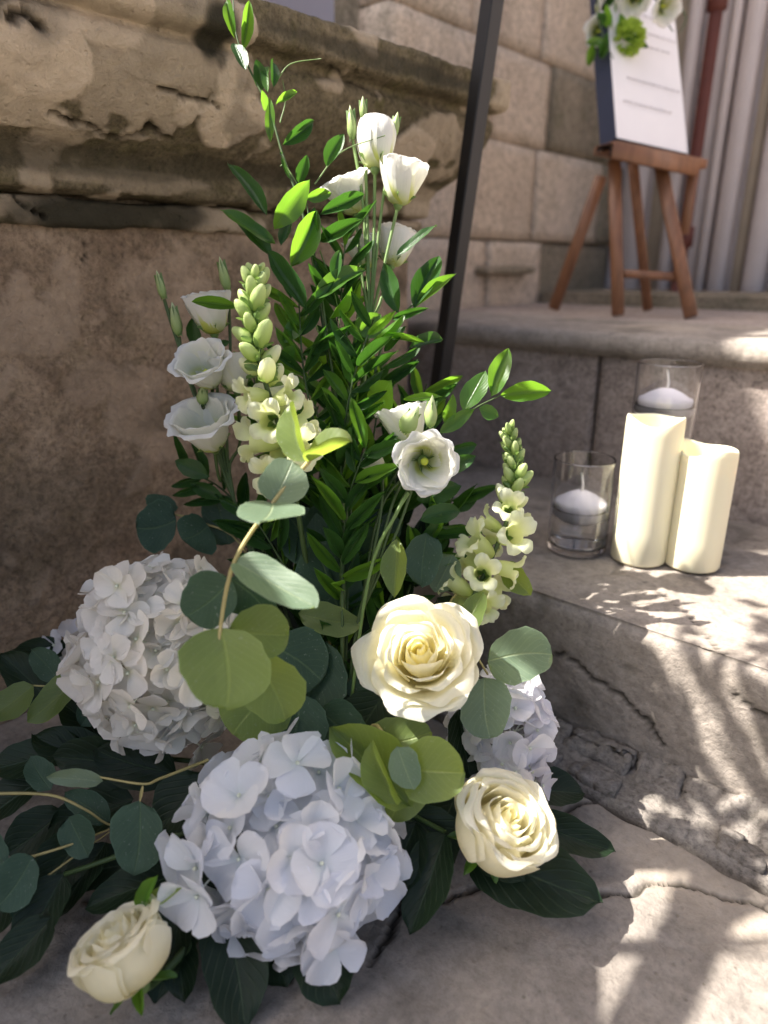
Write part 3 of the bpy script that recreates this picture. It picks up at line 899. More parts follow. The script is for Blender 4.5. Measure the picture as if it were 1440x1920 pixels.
def leaf(parent, kind, mat, b, t, w, d=None, face=None, var=None, fold=.12, curl=.15, tip_d=None, cup=0.0, name='leaf', tilt=.35):
    """b, t: (px, py) of base and tip with depth d, or 3-D points; w: width in photograph pixels (2-D) or metres"""
    if len(b) == 2:
        B = P(b[0], b[1], d); dt = d - .012 if tip_d is None else tip_d
        T = P(t[0], t[1], dt); wm = w * d / FPX
    else:
        B, T, wm = np.asarray(b, float), np.asarray(t, float), w
    if face is None:
        face = nrm(CAM - B) + np.array([0, 0, .25]) + rng.normal(0, tilt, 3)
    L = np.linalg.norm(T - B)
    var = int(rng.integers(0, 9)) if var is None else var
    me = leaf_mesh(kind, mat, var, fold, curl, cup=cup)
    return put(name, me, parent, frame(B, T - B, face, wm, L, L))

CORE = P(640, 1420, .66); CORE[2] = .075     # where every stem enters the foam

def branch(name, label, cat, path, r0, r1, mat, group=None):
    pts = [pt(a) for a in path]
    o = root(name, pts[0], label, cat, group)
    tube('stem', pts, r0, r1, mat, o, 7, 6)
    return o, catmull(pts, 8)

def auto_leaves(o, pts, n, kind, mats, lpx, wpx, t0=.25, d=.7, angle=55, face=None, curl=.15, fold=.12, jit=.25, pair=False):
    """leaves set along a stem, turned out to either side of it"""
    L = len(pts) - 1
    for k in range(n):
        t = t0 + (1 - t0) * (k + .5) / n
        i = int(t * L); p = pts[i]; tg = nrm(pts[min(i + 1, L)] - pts[max(i - 1, 0)])
        f = nrm(CAM - p) + rng.normal(0, .35, 3) if face is None else face + rng.normal(0, .3, 3)
        side = nrm(np.cross(tg, f))
        for sg in ((1, -1) if pair else ((1 if k % 2 else -1),)):
            a = math.radians(angle + rng.uniform(-18, 18))
            dr = tg * math.cos(a) + side * sg * math.sin(a) + nrm(f) * rng.normal(0, jit)
            ln = lpx * rng.uniform(.75, 1.2) * d / FPX
            tip = p + nrm(dr) * ln
            if tip[2] < .006: tip[2] = .006
            leaf(o, kind, mats[int(rng.integers(0, len(mats)))], p, tip, wpx * rng.uniform(.8, 1.15) * d / FPX, face=f, curl=curl, fold=fold)

# the low tray that holds the arrangement
trayo = root('flower_tray', (CORE[0], CORE[1], .003), 'low dark tray of floral foam under the flowers', 'tray')
v, f = lathe_data([(0, 0), (.085, 0), (.1, .012), (.108, .04), (.104, .041), (.096, .014), (0, .006)], 32)
put('tray_shell', mesh('tray_shell', v, f, M_tray), trayo, W[trayo].copy())
v, f = rough_box((CORE[0], CORE[1], .042), (.13, .13, .07), .012, .012, .003, 400, 30)
put('foam_block', mesh('foam_block', v, f, M_foam), trayo)

# a potted shrub added out of view to throw lacy shade on the steps
sb = root('shade_casting_shrub', (-.86, -.22, .936), 'added unseen potted shrub throwing leafy shade on the steps', 'plant')
v, f = lathe_data([(0, 0), (.075, 0), (.08, .01), (.1, .15), (.108, .15), (.108, .17), (.098, .17), (.092, .15), (0, .145)], 28)
put('pot', mesh('pot', v, f, M_rust), sb, W[sb].copy())
tube('trunk', [(-.86, -.22, 1.07), (-.865, -.215, 1.2), (-.855, -.2, 1.34)], .011, .007, M_stemdark, sb)
sr = np.random.default_rng(21)
for k in range(26):
    a = k * 2.4
    tip = np.array([-.86 + .16 * math.cos(a) * sr.uniform(.5, 1.2), -.12 + .27 * math.sin(a) * sr.uniform(.5, 1.15), sr.uniform(1.3, 1.62)])
    if tip[1] < -.14: continue
    q0 = np.array([-.855, -.2, 1.30]); mid = (q0 + tip) / 2 + np.array([0, 0, .05])
    tube('twig', [q0, mid, tip], .003, .0012, M_stemdark, sb, 5, 4)
    cp_ = catmull([q0, mid, tip], 5)
    for j in range(4, len(cp_)):
        for sg in (-1, 1):
            dr = nrm(nrm(tip - q0) * .7 + sr.normal(0, .6, 3))
            if cp_[j][2] + dr[2] * .05 < 1.25: continue
            leaf(sb, 'lance', M_ruscdark, cp_[j], cp_[j] + dr * sr.uniform(.035, .055), .02, face=ZZ + sr.normal(0, .5, 3))

# ------------------------------------------------------------------ hydrangeas
def hyd_petal(mat, var):
    return leaf_mesh('petal', mat, var, fold=.05, curl=.22 - .14 * (var % 3), cup=.25 - .2 * (var % 2), nx=6, ny=7)
def floret_mesh(): 
    if 'floret' in LEAFC: return LEAFC['floret']
    mb = MB()
    v, f = lathe_data([(0, .0), (.0012, .0004), (.0017, .0016), (.0012, .0028), (0, .0032)], 8); mb.add(v, f)
    v, f = tube_data([(0, 0, 0), (.001, 0, -.012), (0, .001, -.03)], .0007, .0009, 5, 3); mb.add(v, f)
    LEAFC['floret'] = mb.mesh('floret', M_eye); return LEAFC['floret']

def hydrangea(center, rad, n, mat, psize, label, axis, seed, stem_to=None, cover=-.35):
    rr = np.random.default_rng(seed)
    o = root('hydrangea', center, label, 'flower', 'hydrangea heads in the arrangement')
    axis = nrm(axis)
    tube('stem', [center - axis * .01, center * .5 + (CORE if stem_to is None else stem_to) * .5, CORE if stem_to is None else stem_to], .004, .004, M_stem, o)
    # inner stalks that carry the florets
    tot = int(n * 2 / (1 - cover)); got = 0
    ga = math.pi * (3 - math.sqrt(5))
    toC = nrm(CAM - center)
    for k in range(tot):
        zc = 1 - 2 * (k + .5) / tot
        q = math.sqrt(1 - zc * zc)
        nv = np.array([q * math.cos(k * ga), q * math.sin(k * ga), zc]) + rr.normal(0, .08, 3)
        nv = nrm(nv)
        if nv @ axis < cover: continue
        rscale = rr.uniform(.8, 1.09) * (.93 + .2 * vnoise(np.array([nv * 2.2]), seed)[0])
        p = center + nv * np.asarray(rad) * rscale
        fn = nrm(nv + rr.normal(0, .33, 3))
        if p[2] < .012: continue
        x = nrm(np.cross(fn, rr.normal(0, 1, 3))); y = np.cross(fn, x)
        Mf = frame(p, y, fn)
        fl = put('floret', floret_mesh(), o, Mf)
        sz = psize * rr.uniform(.82, 1.15)
        tilt = rr.uniform(-.05, .45)
        a0 = rr.uniform(0, 6.28)
        for j in range(4):
            a = a0 + j * math.pi / 2 + rr.normal(0, .09)
            dr = x * math.cos(a) + y * math.sin(a)
            dr = nrm(dr + fn * (tilt + rr.normal(0, .12)))
            fz = nrm(fn - dr * (fn @ dr))
            tip = p + dr * sz
            if tip[2] < .004: continue
            put('petal', hyd_petal(mat, int(rr.integers(0, 6))), fl, frame(p + fn * (.0004 * (j % 2)), dr, fz, sz * rr.uniform(1.0, 1.2), sz, sz))
    return o

c1_ = P(305, 1225, .665)
hydrangea(c1_, (.072, .072, .096), 150, M_hyd, .0225, 'creamy white hydrangea head leaning on the wall at the left', nrm(CAM - c1_) + np.array([0, 0, .5]), 5)
c2_ = P(550, 1578, .585)
hydrangea(c2_, (.087, .081, .078), 72, M_hydblue, .0285, 'pale blue white hydrangea head at the front centre', nrm(CAM - c2_) + np.array([0, 0, .3]), 9)
c3_ = P(940, 1400, .69)
hydrangea(c3_, (.047, .047, .075), 60, M_hydlil, .02, 'lilac white hydrangea head behind the lower right rose', nrm(CAM - c3_) + np.array([.3, 0, .4]), 14)
c4_ = P(140, 1225, .80)
hydrangea(c4_, (.03, .03, .03), 9, M_hydlil, .022, 'small lilac hydrangea sprig peeping out behind the left white head', nrm(CAM - c4_), 15)

# ------------------------------------------------------------------ roses and lisianthus: petals as patches of a turned cup
def rev_petal(prof, phi, halfw, round_k=.5, round_p=3.0, ruffle=.0, rfreq=6.0, seed=0, spiral=.0, n=10, m=12, notch=0.0, amax=2.2, roll=0.0, basew=.28):
    rr = np.random.default_rng(seed)
    pr = np.array(catmull([np.array([a, b, 0]) for a, b in prof], 6))[:, :2]
    sg = np.concatenate([[0], np.cumsum(np.linalg.norm(np.diff(pr, axis=0), axis=1))]); sg /= sg[-1]
    T, S = np.meshgrid(np.linspace(0, 1, m + 1), np.linspace(-1, 1, n + 1), indexing='ij')
    ph = rr.uniform(0, 6.28, 5)
    top = 1 - round_k * np.abs(S) ** round_p * .45 + notch * np.exp(-(S / .18) ** 2) + .02 * np.sin(S * 7 + ph[0])
    TE = np.clip(T * top, 0, 1.02)
    r = np.interp(TE, sg, pr[:, 0]); z = np.interp(TE, sg, pr[:, 1])
    wid = halfw * (basew + (1 - basew) * np.sin(np.clip(TE * 1.25, 0, 1) * math.pi / 2) ** 1.1)
    ang = np.clip(wid / (r + .0025), 0, amax) * S
    rf = ruffle * T ** 2.5 * (np.sin(S * rfreq + ph[1]) + .6 * np.sin(S * rfreq * 1.9 + ph[2]))
    r = r + rf + spiral * S + roll * np.abs(S) ** 2.2 * T ** 2.5 + .0006 * np.sin(S * 3 + T * 5 + ph[3])
    z = z + rf * .5 * np.cos(S * 4 + ph[4])
    a = phi + ang
    v = np.stack([r * np.cos(a), r * np.sin(a), z], -1).reshape(-1, 3)
    uv = np.stack([(S + 1) / 2, T], -1).reshape(-1, 2)
    return v, grid_faces(m + 1, n + 1), uv

def axis_frame(p, axis, scale=1.0, spin=0.0):
    axis = nrm(axis); x = nrm(np.cross(axis, (.3, .5, .81))); y = np.cross(axis, x)
    c, s = math.cos(spin), math.sin(spin)
    X = x * c + y * s; Y = -x * s + y * c
    return Matrix(((X[0] * scale, Y[0] * scale, axis[0] * scale, p[0]), (X[1] * scale, Y[1] * scale, axis[1] * scale, p[1]), (X[2] * scale, Y[2] * scale, axis[2] * scale, p[2]), (0, 0, 0, 1)))

def sepals(parent, M, n, length, width, spread, mat, name='sepal', seed=0):
    rr = np.random.default_rng(seed)
    for k in range(n):
        a = 2 * math.pi * k / n + rr.normal(0, .1)
        d = Vector((math.cos(a) * math.sin(spread), math.sin(a) * math.sin(spread), math.cos(spread)))
        p = Vector((math.cos(a) * .003, math.sin(a) * .003, 0))
        R3 = M.to_3x3(); sc = R3.col[2].length
        dw = np.array((R3 @ d)) / sc; pw = np.array(M @ p); ax = np.array(R3.col[2]) / sc
        f = nrm(np.array(R3 @ Vector((-math.cos(a), -math.sin(a), .6))))
        put(name, leaf_mesh('lance', mat, k % 4, .2, .2), parent, frame(pw, dw, f, width, length, length))

def rose(base, axis, scale, label, openness, seed, stem_pts):
    o = root('rose', base, label, 'flower', 'cream roses in the arrangement')
    M = axis_frame(base, axis, scale, seed)
    rr = np.random.default_rng(seed)
    phi = 0; k = 0
    rings = [(0, 2), (.13, 3), (.30, 3), (.48, 4), (.66, 5), (.85, 5), (1.0, 5)]
    for q0, cnt in rings:
        for j in range(cnt):
            q = min(1.0, q0 + .1 * j / cnt)
            op = q ** 1.0 * openness
            rm = .0045 + .031 * q ** .85 * (.72 + .28 * openness)
            rt = .0035 + .049 * op ** 1.25 + .012 * q * (1 - openness)
            zt = .054 - .006 * rr.random() - .017 * op ** 2.2
            curl = .007 * sstep(.35, .8, q) * (.5 + .8 * rr.random()) * (.5 + .5 * openness)
            prof = [(.003, .0), (rm * .75, .008), (rm, .022 + .004 * (1 - q)), ((rm + rt) / 2, zt * .78), (rt, zt), (rt + curl, zt - curl * .55)]
            hw = .012 + .0245 * q ** .6
            v, f, uv = rev_petal(prof, phi, hw, .62, 2.5, .0005 + .0009 * q, 4.2, seed * 100 + k, spiral=.0015 + .0015 * q, notch=rr.uniform(-.01, .06) * q, n=20, m=18, roll=.0045 * q * rr.uniform(.3, 1.3))
            me = mesh('petal', v, f, M_rosein if q < .3 else M_rose, True, uv=uv)
            put('petal', me, o, M)
            phi += 2.4 if q0 < .4 else 2 * math.pi / cnt + .12
            k += 1
        phi += .7
    v, f = lathe_data([(0, -.008), (.005, -.008), (.008, -.003), (.007, .004), (0, .006)], 14)
    put('hip', mesh('hip', v, f, M_stem), o, M)
    sepals(o, M, 5, .026 * scale, .009 * scale, 2.0, M_ruscus, seed=seed)
    tube('stem', [base - nrm(axis) * .005] + stem_pts, .0032, .0035, M_stemdark, o)
    return o

toC = lambda p: nrm(CAM - p)
p = P(790, 1240, .615)
rose(p - nrm(toC(p) + np.array([0, 0, .25])) * .02, toC(p) * 1.0 + np.array([-.08, .0, .42]), 1.0, 'fully open sunlit cream rose in the middle of the arrangement', 1.0, 3, [P(770, 1330, .66), CORE])
p = P(905, 1580, .60)
rose(p, toC(p) * .6 + RT * .42 + UP * .4, 1.12, 'half open cream rose at the lower right above the dark leaves', .62, 4, [P(860, 1570, .63), CORE])
p = P(262, 1842, .505)
rose(p, nrm(toC(p) * .12 - RT * .42 + UP * .8), .93, 'low cream rose at the lower left corner on the paving', .55, 6, [P(330, 1800, .54), CORE])

def lis_bloom(parent, base, axis, size, openness, seed, mat=None):
    """a lisianthus flower: cup of broad overlapping petals, base at the calyx; size = cup height in metres"""
    mat = mat or M_lis
    rr = np.random.default_rng(seed)
    M = axis_frame(base, axis, size, seed * .7)
    v, f = lathe_data([(0, -.1), (.05, -.1), (.1, -.02), (.13, .1), (.12, .14), (.0, .16)], 12)
    b = put('bloom', mesh('bloom', v, f, M_stem), parent, M)
    v, f = lathe_data([(.0, .14), (.05, .16), (.045, .3), (.09, .4), (.07, .45), (.0, .46)], 12)
    put('pistil', mesh('pistil', v, f, M_throat), b, M)
    k = 0
    for ring, (cnt, io) in enumerate(((4, .72), (5, 1.0))):
        for j in range(cnt):
            op = openness * io * rr.uniform(.9, 1.1)
            rt = .24 + .62 * op
            prof = [(.04, 0), (.22, .1), (.33 + .05 * op, .36), (.36 + .26 * op, .7), (rt + .03, .96 - .2 * op ** 2), (rt + .12 * op, .98 - .36 * op ** 1.5)]
            v, f, uv = rev_petal(prof, 2 * math.pi * (j + .5 * ring) / cnt + rr.normal(0, .1), .46 + .2 * op, .7, 2.8, .022 + .03 * op, 5, seed * 50 + k, spiral=.03, n=14, m=14, basew=.62)
            put('petal', mesh('petal', v, f, M_lisin if ring == 0 else mat, True, uv=uv), b, M); k += 1
    sepals(b, M, 5, .45 * size, .06 * size, 1.15, M_stem_leaf, 'sepal', seed)
    return b

M_stem_leaf = leaf_mat('calyx_leaf', (.13, .22, .07), (.16, .26, .08), (.3, .45, .1), .3, .4, (.25, .35, .12), .2)

def bud_mesh(mat, seed):
    key = ('bud', mat.name, seed)
    if key in LEAFC: return LEAFC[key]
    nt_, nz = 12, 12
    T, A = np.meshgrid(np.linspace(0, 1, nz), np.linspace(0, 2 * np.pi, nt_, endpoint=False), indexing='ij')
    r = np.sin(np.pi * T ** .8) ** .8 * (1 - .45 * T) * .72
    r = r * (1 + .08 * np.sin(5 * A + T * 5 + seed))
    v = np.stack([r * np.cos(A) * .5, r * np.sin(A) * .5, T], -1).reshape(-1, 3)
    uv = np.stack([A / 6.283, T], -1).reshape(-1, 2)
    LEAFC[key] = mesh('bud', v, grid_faces(nz, nt_, wrap_v=True), mat, True, uv=uv)
    return LEAFC[key]

def plump_mesh(mat, seed):
    key = ('plump', mat.name, seed)
    if key in LEAFC: return LEAFC[key]
    nt_, nz = 14, 12
    T, A = np.meshgrid(np.linspace(0, 1, nz), np.linspace(0, 2 * np.pi, nt_, endpoint=False), indexing='ij')
    TT = .5 - .5 * np.cos(np.pi * T)
    r = np.sqrt(np.clip(1 - (2 * TT - 1) ** 2, 0, 1)) * (.92 + .16 * TT)
    r = r * (1.08 - .36 * TT) * (1 - .26 * np.exp(-((np.cos(A)) / .25) ** 2) * sstep(.3, .8, TT)) * (1 + .05 * np.sin(3 * A + seed * 2 + TT * 4))
    v = np.stack([r * np.cos(A) * .5, r * np.sin(A) * .5, TT], -1).reshape(-1, 3)
    uv = np.stack([A / 6.283, TT], -1).reshape(-1, 2)
    LEAFC[key] = mesh('bud', v, grid_faces(nz, nt_, wrap_v=True), mat, True, uv=uv)
    return LEAFC[key]

def bud(parent, b, t, w, d, mat=None, name='bud', sep=True):
    B, T = P(b[0], b[1], d), P(t[0], t[1], d - .004)
    L = np.linalg.norm(T - B); ax = nrm(T - B)
    x = nrm(np.cross(ax, (.2, .9, .3))); y = np.cross(ax, x)
    wm = w * d / FPX * 1.45
    M = Matrix(((x[0] * wm, y[0] * wm, ax[0] * L, B[0]), (x[1] * wm, y[1] * wm, ax[1] * L, B[1]), (x[2] * wm, y[2] * wm, ax[2] * L, B[2]), (0, 0, 0, 1)))
    o = put(name, bud_mesh(mat or M_bud, int(rng.integers(0, 3))), parent, M)
    if sep:
        M2 = axis_frame(B, ax, 1.0)
        sepals(o, M2, 4, L * .8, wm * .16, .22, M_stem_leaf, 'sepal', 3)
    return o

def stemline(o, pts, r=.0016, mat=None):
    tube('stem', [pt(a) for a in pts], r * 1.2, r, mat or M_stem, o, 6, 5)

def lis(label, base):
    return root('lisianthus', base, label, 'flower', 'white lisianthus stems')

def ax2(bx, by, tx, ty, d, toward=0.0):
    return nrm(P(tx, ty, d) - P(bx, by, d)) + nrm(CAM - P(bx, by, d)) * toward

# tall stem with the top blooms
oA = lis('tall white lisianthus with side-lit blooms and buds at the top', CORE)
dA = .715
lis_bloom(oA, P(746, 386, dA), ax2(746, 386, 758, 300, dA, .25), .046, .42, 31)
lis_bloom(oA, P(703, 318, dA), ax2(703, 318, 706, 230, dA, .1), .05, .08, 32)
lis_bloom(oA, P(668, 402, dA + .02), ax2(668, 402, 640, 330, dA, .3), .042, .7, 33)
lis_bloom(oA, P(733, 500, dA + .03), ax2(733, 500, 748, 430, dA, .1), .042, .4, 34)
lis_bloom(oA, P(690, 505, dA + .04), ax2(690, 505, 675, 440, dA, .2), .036, .5, 35)
bud(oA, (662, 264), (656, 196), 21, dA); bud(oA, (682, 226), (680, 179), 16, dA); bud(oA, (736, 260), (746, 209), 20, dA)
jA = P(690, 640, dA)
for top_, mid_ in (((746, 386, dA), (720, 500, dA)), ((703, 318, dA), (700, 480, dA)), ((668, 402, dA + .02), (676, 500, dA)), ((733, 500, dA + .03), (712, 570, dA + .01)), ((690, 505, dA + .04), (688, 580, dA + .02)),
                   ((662, 264, dA), (682, 400, dA)), ((682, 226, dA), (688, 400, dA)), ((736, 260, dA), (712, 420, dA))):
    stemline(oA, [top_, mid_, tuple(jA), P(660, 900, dA)], .0015)
stemline(oA, [tuple(jA), P(655, 950, dA), tuple(CORE)], .0025)
stemline(oA, [P(676, 560, dA), P(645, 850, dA - .01), tuple(CORE)], .002)

# left stem
oB = lis('white lisianthus with four shaded blooms against the wall', CORE)
dB = .735
lis_bloom(oB, P(402, 628, dB), ax2(402, 628, 385, 540, dB, .25), .046, .42, 41)
lis_bloom(oB, P(398, 722, dB - .02), ax2(398, 722, 372, 668, dB, 1.1), .044, .62, 42)
lis_bloom(oB, P(445, 735, dB - .01), ax2(445, 735, 428, 670, dB, .2), .042, .5, 43)
lis_bloom(oB, P(402, 842, dB - .02), ax2(402, 842, 375, 770, dB, .85), .052, .62, 44)
bud(oB, (308, 562), (293, 506), 18, dB); bud(oB, (428, 548), (411, 480), 22, dB); bud(oB, (336, 632), (322, 565), 24, dB); bud(oB, (380, 760), (380, 722), 26, dB - .03)
for top_, mid_ in (((308, 562, dB), (336, 650, dB)), ((402, 628, dB), (405, 700, dB + .01)), ((398, 722, dB - .02), (402, 780, dB)), ((428, 548, dB), (432, 650, dB + .01)), ((336, 632, dB), (350, 700, dB)),
                   ((402, 842, dB - .02), (412, 900, dB)), ((445, 735, dB - .01), (450, 830, dB)), ((380, 760, dB - .03), (392, 800, dB))):
    stemline(oB, [top_, mid_, P(440, 940, dB), tuple(CORE)], .0016, M_stemdark)
leaf(oB, 'lance', M_ruscdark, (430, 640), (395, 655), 14, dB); leaf(oB, 'lance', M_ruscdark, (365, 650), (360, 595), 26, dB + .01)

# front right stem with the open flower
oC = lis('white lisianthus with one wide open bloom showing its green throat', CORE)
dC = .66
b_ = P(792, 862, dC + .02)
lis_bloom(oC, b_, nrm(CAM - b_) + RT * .12 - UP * .1, .043, .66, 51)
lis_bloom(oC, P(770, 838, dC + .03), ax2(770, 838, 750, 745, dC, .1), .045, .55, 52)
lis_bloom(oC, P(718, 885, dC + .03), ax2(718, 885, 690, 855, dC, .1), .024, .5, 53)
bud(oC, (806, 804), (811, 740), 28, dC); bud(oC, (755, 812), (785, 760), 40, dC + .0)
for top_ in ((775, 905, dC + .02), (752, 905, dC + .03), (806, 804, dC + .03), (718, 885, dC + .03)):
    stemline(oC, [top_, (735 + (top_[0] - 760) * .5, 960, dC + .01), (700 + (top_[0] - 760) * .2, 1080, dC + .01), P(665, 1200, dC + .02), tuple(CORE)], .0013, M_stemdark)
stemline(oC, [(765, 925, dC), (742, 965, dC - .01), (690, 1090, dC), tuple(CORE)], .0016)

# ------------------------------------------------------------------ snapdragons
def snap_floret_mesh(seed):
    key = ('snap', seed)
    if key in LEAFC: return LEAFC[key]
    rr = np.random.default_rng(seed)
    mb = MB(); UV = []
    nt_, nz = 12, 6
    for i in range(nz):
        t = i / (nz - 1)
        for k in range(nt_):
            a = 2 * math.pi * k / nt_
            r = .12 + .13 * t ** .6 + .03 * math.sin(math.pi * t)
            mb.v.append((r * math.cos(a), r * math.sin(a) * .9, t * .62)); UV.append((k / nt_, t * .45))
    mb.f += grid_faces(nz, nt_, wrap_v=True)
    lobes = [(60, 1.5, .46, .36), (120, 1.5, .46, .36), (212, 2.1, .4, .34), (270, 2.3, .42, .36), (328, 2.1, .4, .34)]
    for a0, bend, ln, hw in lobes:
        a0 = math.radians(a0); off = len(mb.v); n, m = 6, 6
        ph = rr.uniform(0, 6.28)
        base = np.array([.25 * math.cos(a0), .22 * math.sin(a0), .60])
        rad = np.array([math.cos(a0), math.sin(a0), 0]); tan = np.array([-math.sin(a0), math.cos(a0), 0]); axz = np.array([0, 0, 1.])
        p = base.copy(); ang = .15
        for i in range(n + 1):
            t = i / n
            ang_ = .1 + bend * t ** 1.3
            if i: p = p + (axz * math.cos(ang_) + rad * math.sin(ang_)) * ln / n
            wv = hw * (.5 + .5 * math.sin(min(1, t * 1.3) * math.pi / 2)) * (1 - max(0, t - .7) * 1.3)
            for j in range(m + 1):
                s = -1 + 2 * j / m
                q = p + tan * s * wv * .62 - rad * (s * s) * .05 + axz * (.035 * t * math.sin(s * 5 + ph))
                mb.v.append(tuple(q)); UV.append(((s + 1) / 2, .45 + .55 * t))
        mb.f += grid_faces(n + 1, m + 1, off=off)
    LEAFC[key] = mesh('floret', mb.v, mb.f, M_snap, True, uv=UV)
    return LEAFC[key]

def snapdragon(label, path, d_in, nbud, nopen, sizes, seed, open_from):
    """path runs from the tip down"""
    pts = [pt(a) for a in path]
    rr = np.random.default_rng(seed)
    o = root('snapdragon', CORE, label, 'flower', 'pale green snapdragon spikes')
    tube('stem', pts + [(pts[-1] + CORE) / 2 - toC(pts[-1]) * .06, CORE], .0018, .003, M_stemdark, o, 7, 6)
    cp = catmull(pts, 12); L = len(cp) - 1
    seg = np.concatenate([[0], np.cumsum([np.linalg.norm(cp[i + 1] - cp[i]) for i in range(L)])])
    tot = seg[-1]; k = 0; s = .002
    while s < tot:
        u = s / tot
        i = min(int(np.searchsorted(seg, s)), L); p = cp[i]
        tg = nrm(cp[max(i - 1, 0)] - cp[min(i + 1, L)])
        size = sizes[0] + (sizes[1] - sizes[0]) * min(1, u / max(open_from, .01))
        a = k * 2.4 + rr.normal(0, .2)
        x = nrm(np.cross(tg, nrm(CAM - p))); y = np.cross(tg, x)
        rad = x * math.cos(a) + y * math.sin(a)
        opened = u > open_from
        up_ = 1.7 - 1.9 * u if not opened else .45 - .35 * u
        ax = nrm(rad + tg * max(.12, up_))
        p0 = p + rad * .0015
        if not opened:
            L_ = size * (1 + .1 * rr.normal()); w = L_ * (.56 + .08 * u)
            X = nrm(np.cross(ax, tg + .01)); Y = np.cross(ax, X)
            M = Matrix(((X[0] * w, Y[0] * w, ax[0] * L_, p0[0]), (X[1] * w, Y[1] * w, ax[1] * L_, p0[1]), (X[2] * w, Y[2] * w, ax[2] * L_, p0[2]), (0, 0, 0, 1)))
            pale = u > open_from * .8
            b = put('bud', plump_mesh(M_snap if pale else M_snapbud, int(rr.integers(0, 3))), o, M)
            sepals(b, axis_frame(p0, ax, 1.0), 4, L_ * .45, L_ * .26, 1.0, M_stem_leaf, 'sepal', k)
            s += size * (.17 if u < .3 else .21)
        else:
            sc = sizes[2] * (.88 + .2 * rr.random()) * (1 if u > open_from + .12 else .82)
            Yv = nrm(tg - ax * (tg @ ax)); X = np.cross(Yv, ax)
            M = Matrix(((X[0] * sc, Yv[0] * sc, ax[0] * sc, p0[0]), (X[1] * sc, Yv[1] * sc, ax[1] * sc, p0[1]), (X[2] * sc, Yv[2] * sc, ax[2] * sc, p0[2]), (0, 0, 0, 1)))
            b = put('floret', snap_floret_mesh(int(rr.integers(0, 4))), o, M)
            sepals(b, axis_frame(p0, ax, 1.0), 5, sc * .3, sc * .16, .5, M_stem_leaf, 'sepal', k)
            s += sizes[2] * .22
        k += 1
    return o

snapdragon('pale green snapdragon spike in full sun at the left of the bouquet', [(478, 505, .61), (474, 600, .61), (490, 690, .615), (520, 790, .625), (545, 880, .64)], .66, 0, 0, (.018, .028, .042), 3, .56)
snapdragon('slanting snapdragon spike at the right beside the short glass', [(952, 802, .715), (966, 880, .71), (955, 960, .705), (920, 1050, .70), (868, 1150, .70)], .71, 0, 0, (.014, .022, .039), 8, .45)

# ------------------------------------------------------------------ ruscus
def ruscus(label, path, leaves, d, auto=0, lpx=70, wpx=26, t0=.3, mats=None, r=.0013, root_core=True):
    pts = [pt((a[0], a[1], a[2] if len(a) > 2 else d)) for a in path]
    if root_core: pts = [CORE] + pts
    o = root('ruscus_branch', pts[0], label, 'foliage', 'glossy green ruscus branches')
    tube('stem', pts, r * 1.5, r * .55, M_stemdark, o, 6, 6)
    for q in leaves:
        bx, by, tx, ty, w, tone = q[:6]
        dd = q[6] if len(q) > 6 else d
        leaf(o, 'lance', M_ruscdark if tone == 0 else M_ruscus, (bx, by), (tx, ty), w * 1.25, dd - .004 + rng.uniform(-.01, .01), curl=rng.uniform(-.25, .25), fold=rng.uniform(.05, .25), tip_d=dd + rng.uniform(-.03, .015), tilt=.4)
    if auto:
        auto_leaves(o, catmull(pts, 8), int(auto * 1.35), 'lance', mats or [M_ruscus, M_ruscdark], lpx * 1.05, wpx * .72, t0, d, 42, curl=.3, fold=.2)
    return o
dR = .70
ruscus('tallest ruscus tendril climbing out of the top edge of the picture',
    [(640, 900), (610, 640), (575, 430), (530, 290), (505, 205), (468, 130), (442, 60), (436, -40)],
    [(455, 95, 468, 0, 18, 1), (440, 72, 425, -5, 16, 1), (461, 133, 440, 75, 22, 0), (490, 170, 480, 112, 20, 0), (503, 175, 500, 120, 14, 1), (512, 165, 512, 108, 15, 0), (497, 208, 490, 168, 13, 1), (508, 266, 505, 182, 15, 1),
     (518, 195, 556, 174, 12, 1), (530, 272, 590, 225, 22, 0), (500, 405, 425, 300, 26, 0), (515, 430, 580, 338, 36, 1), (515, 457, 415, 390, 30, 1), (510, 482, 433, 398, 27, 0), (545, 500, 596, 393, 38, 1), (527, 462, 546, 415, 19, 0), (560, 345, 575, 290, 18, 0), (545, 335, 528, 285, 14, 0)], dR)
ruscus('ruscus branch arching in front of the tall lisianthus', [(640, 880), (615, 640), (590, 480), (575, 380)],
    [(573, 372, 622, 362, 19, 1), (600, 402, 683, 365, 22, 0), (600, 452, 683, 410, 22, 0), (590, 462, 590, 388, 23, 0), (612, 312, 645, 250, 23, 0), (575, 580, 503, 478, 30, 0), (593, 563, 683, 500, 32, 1), (600, 545, 575, 490, 14, 0), (630, 526, 636, 468, 18, 0), (617, 597, 661, 540, 23, 1),
     (530, 644, 578, 584, 27, 1), (595, 668, 628, 598, 30, 0), (531, 681, 553, 648, 20, 1), (545, 560, 530, 500, 20, 0)], dR - .01)
ruscus('ruscus branch with broad lit leaves beside the black post', [(650, 950), (690, 760), (720, 640), (770, 575), (800, 545)],
    [(668, 628, 711, 587, 42, 1), (747, 586, 722, 498, 28, 0), (777, 578, 823, 482, 34, 0), (777, 576, 858, 517, 19, 1), (735, 598, 803, 579, 13, 0), (706, 632, 798, 640, 11, 1), (768, 652, 828, 638, 23, 0), (647, 711, 682, 671, 21, 1), (652, 819, 672, 726, 40, 1), (700, 771, 733, 713, 45, 1), (757, 749, 829, 743, 13, 1),
     (720, 690, 790, 650, 14, 0), (745, 480, 815, 418, 18, 0), (722, 660, 760, 610, 20, 0)], dR)
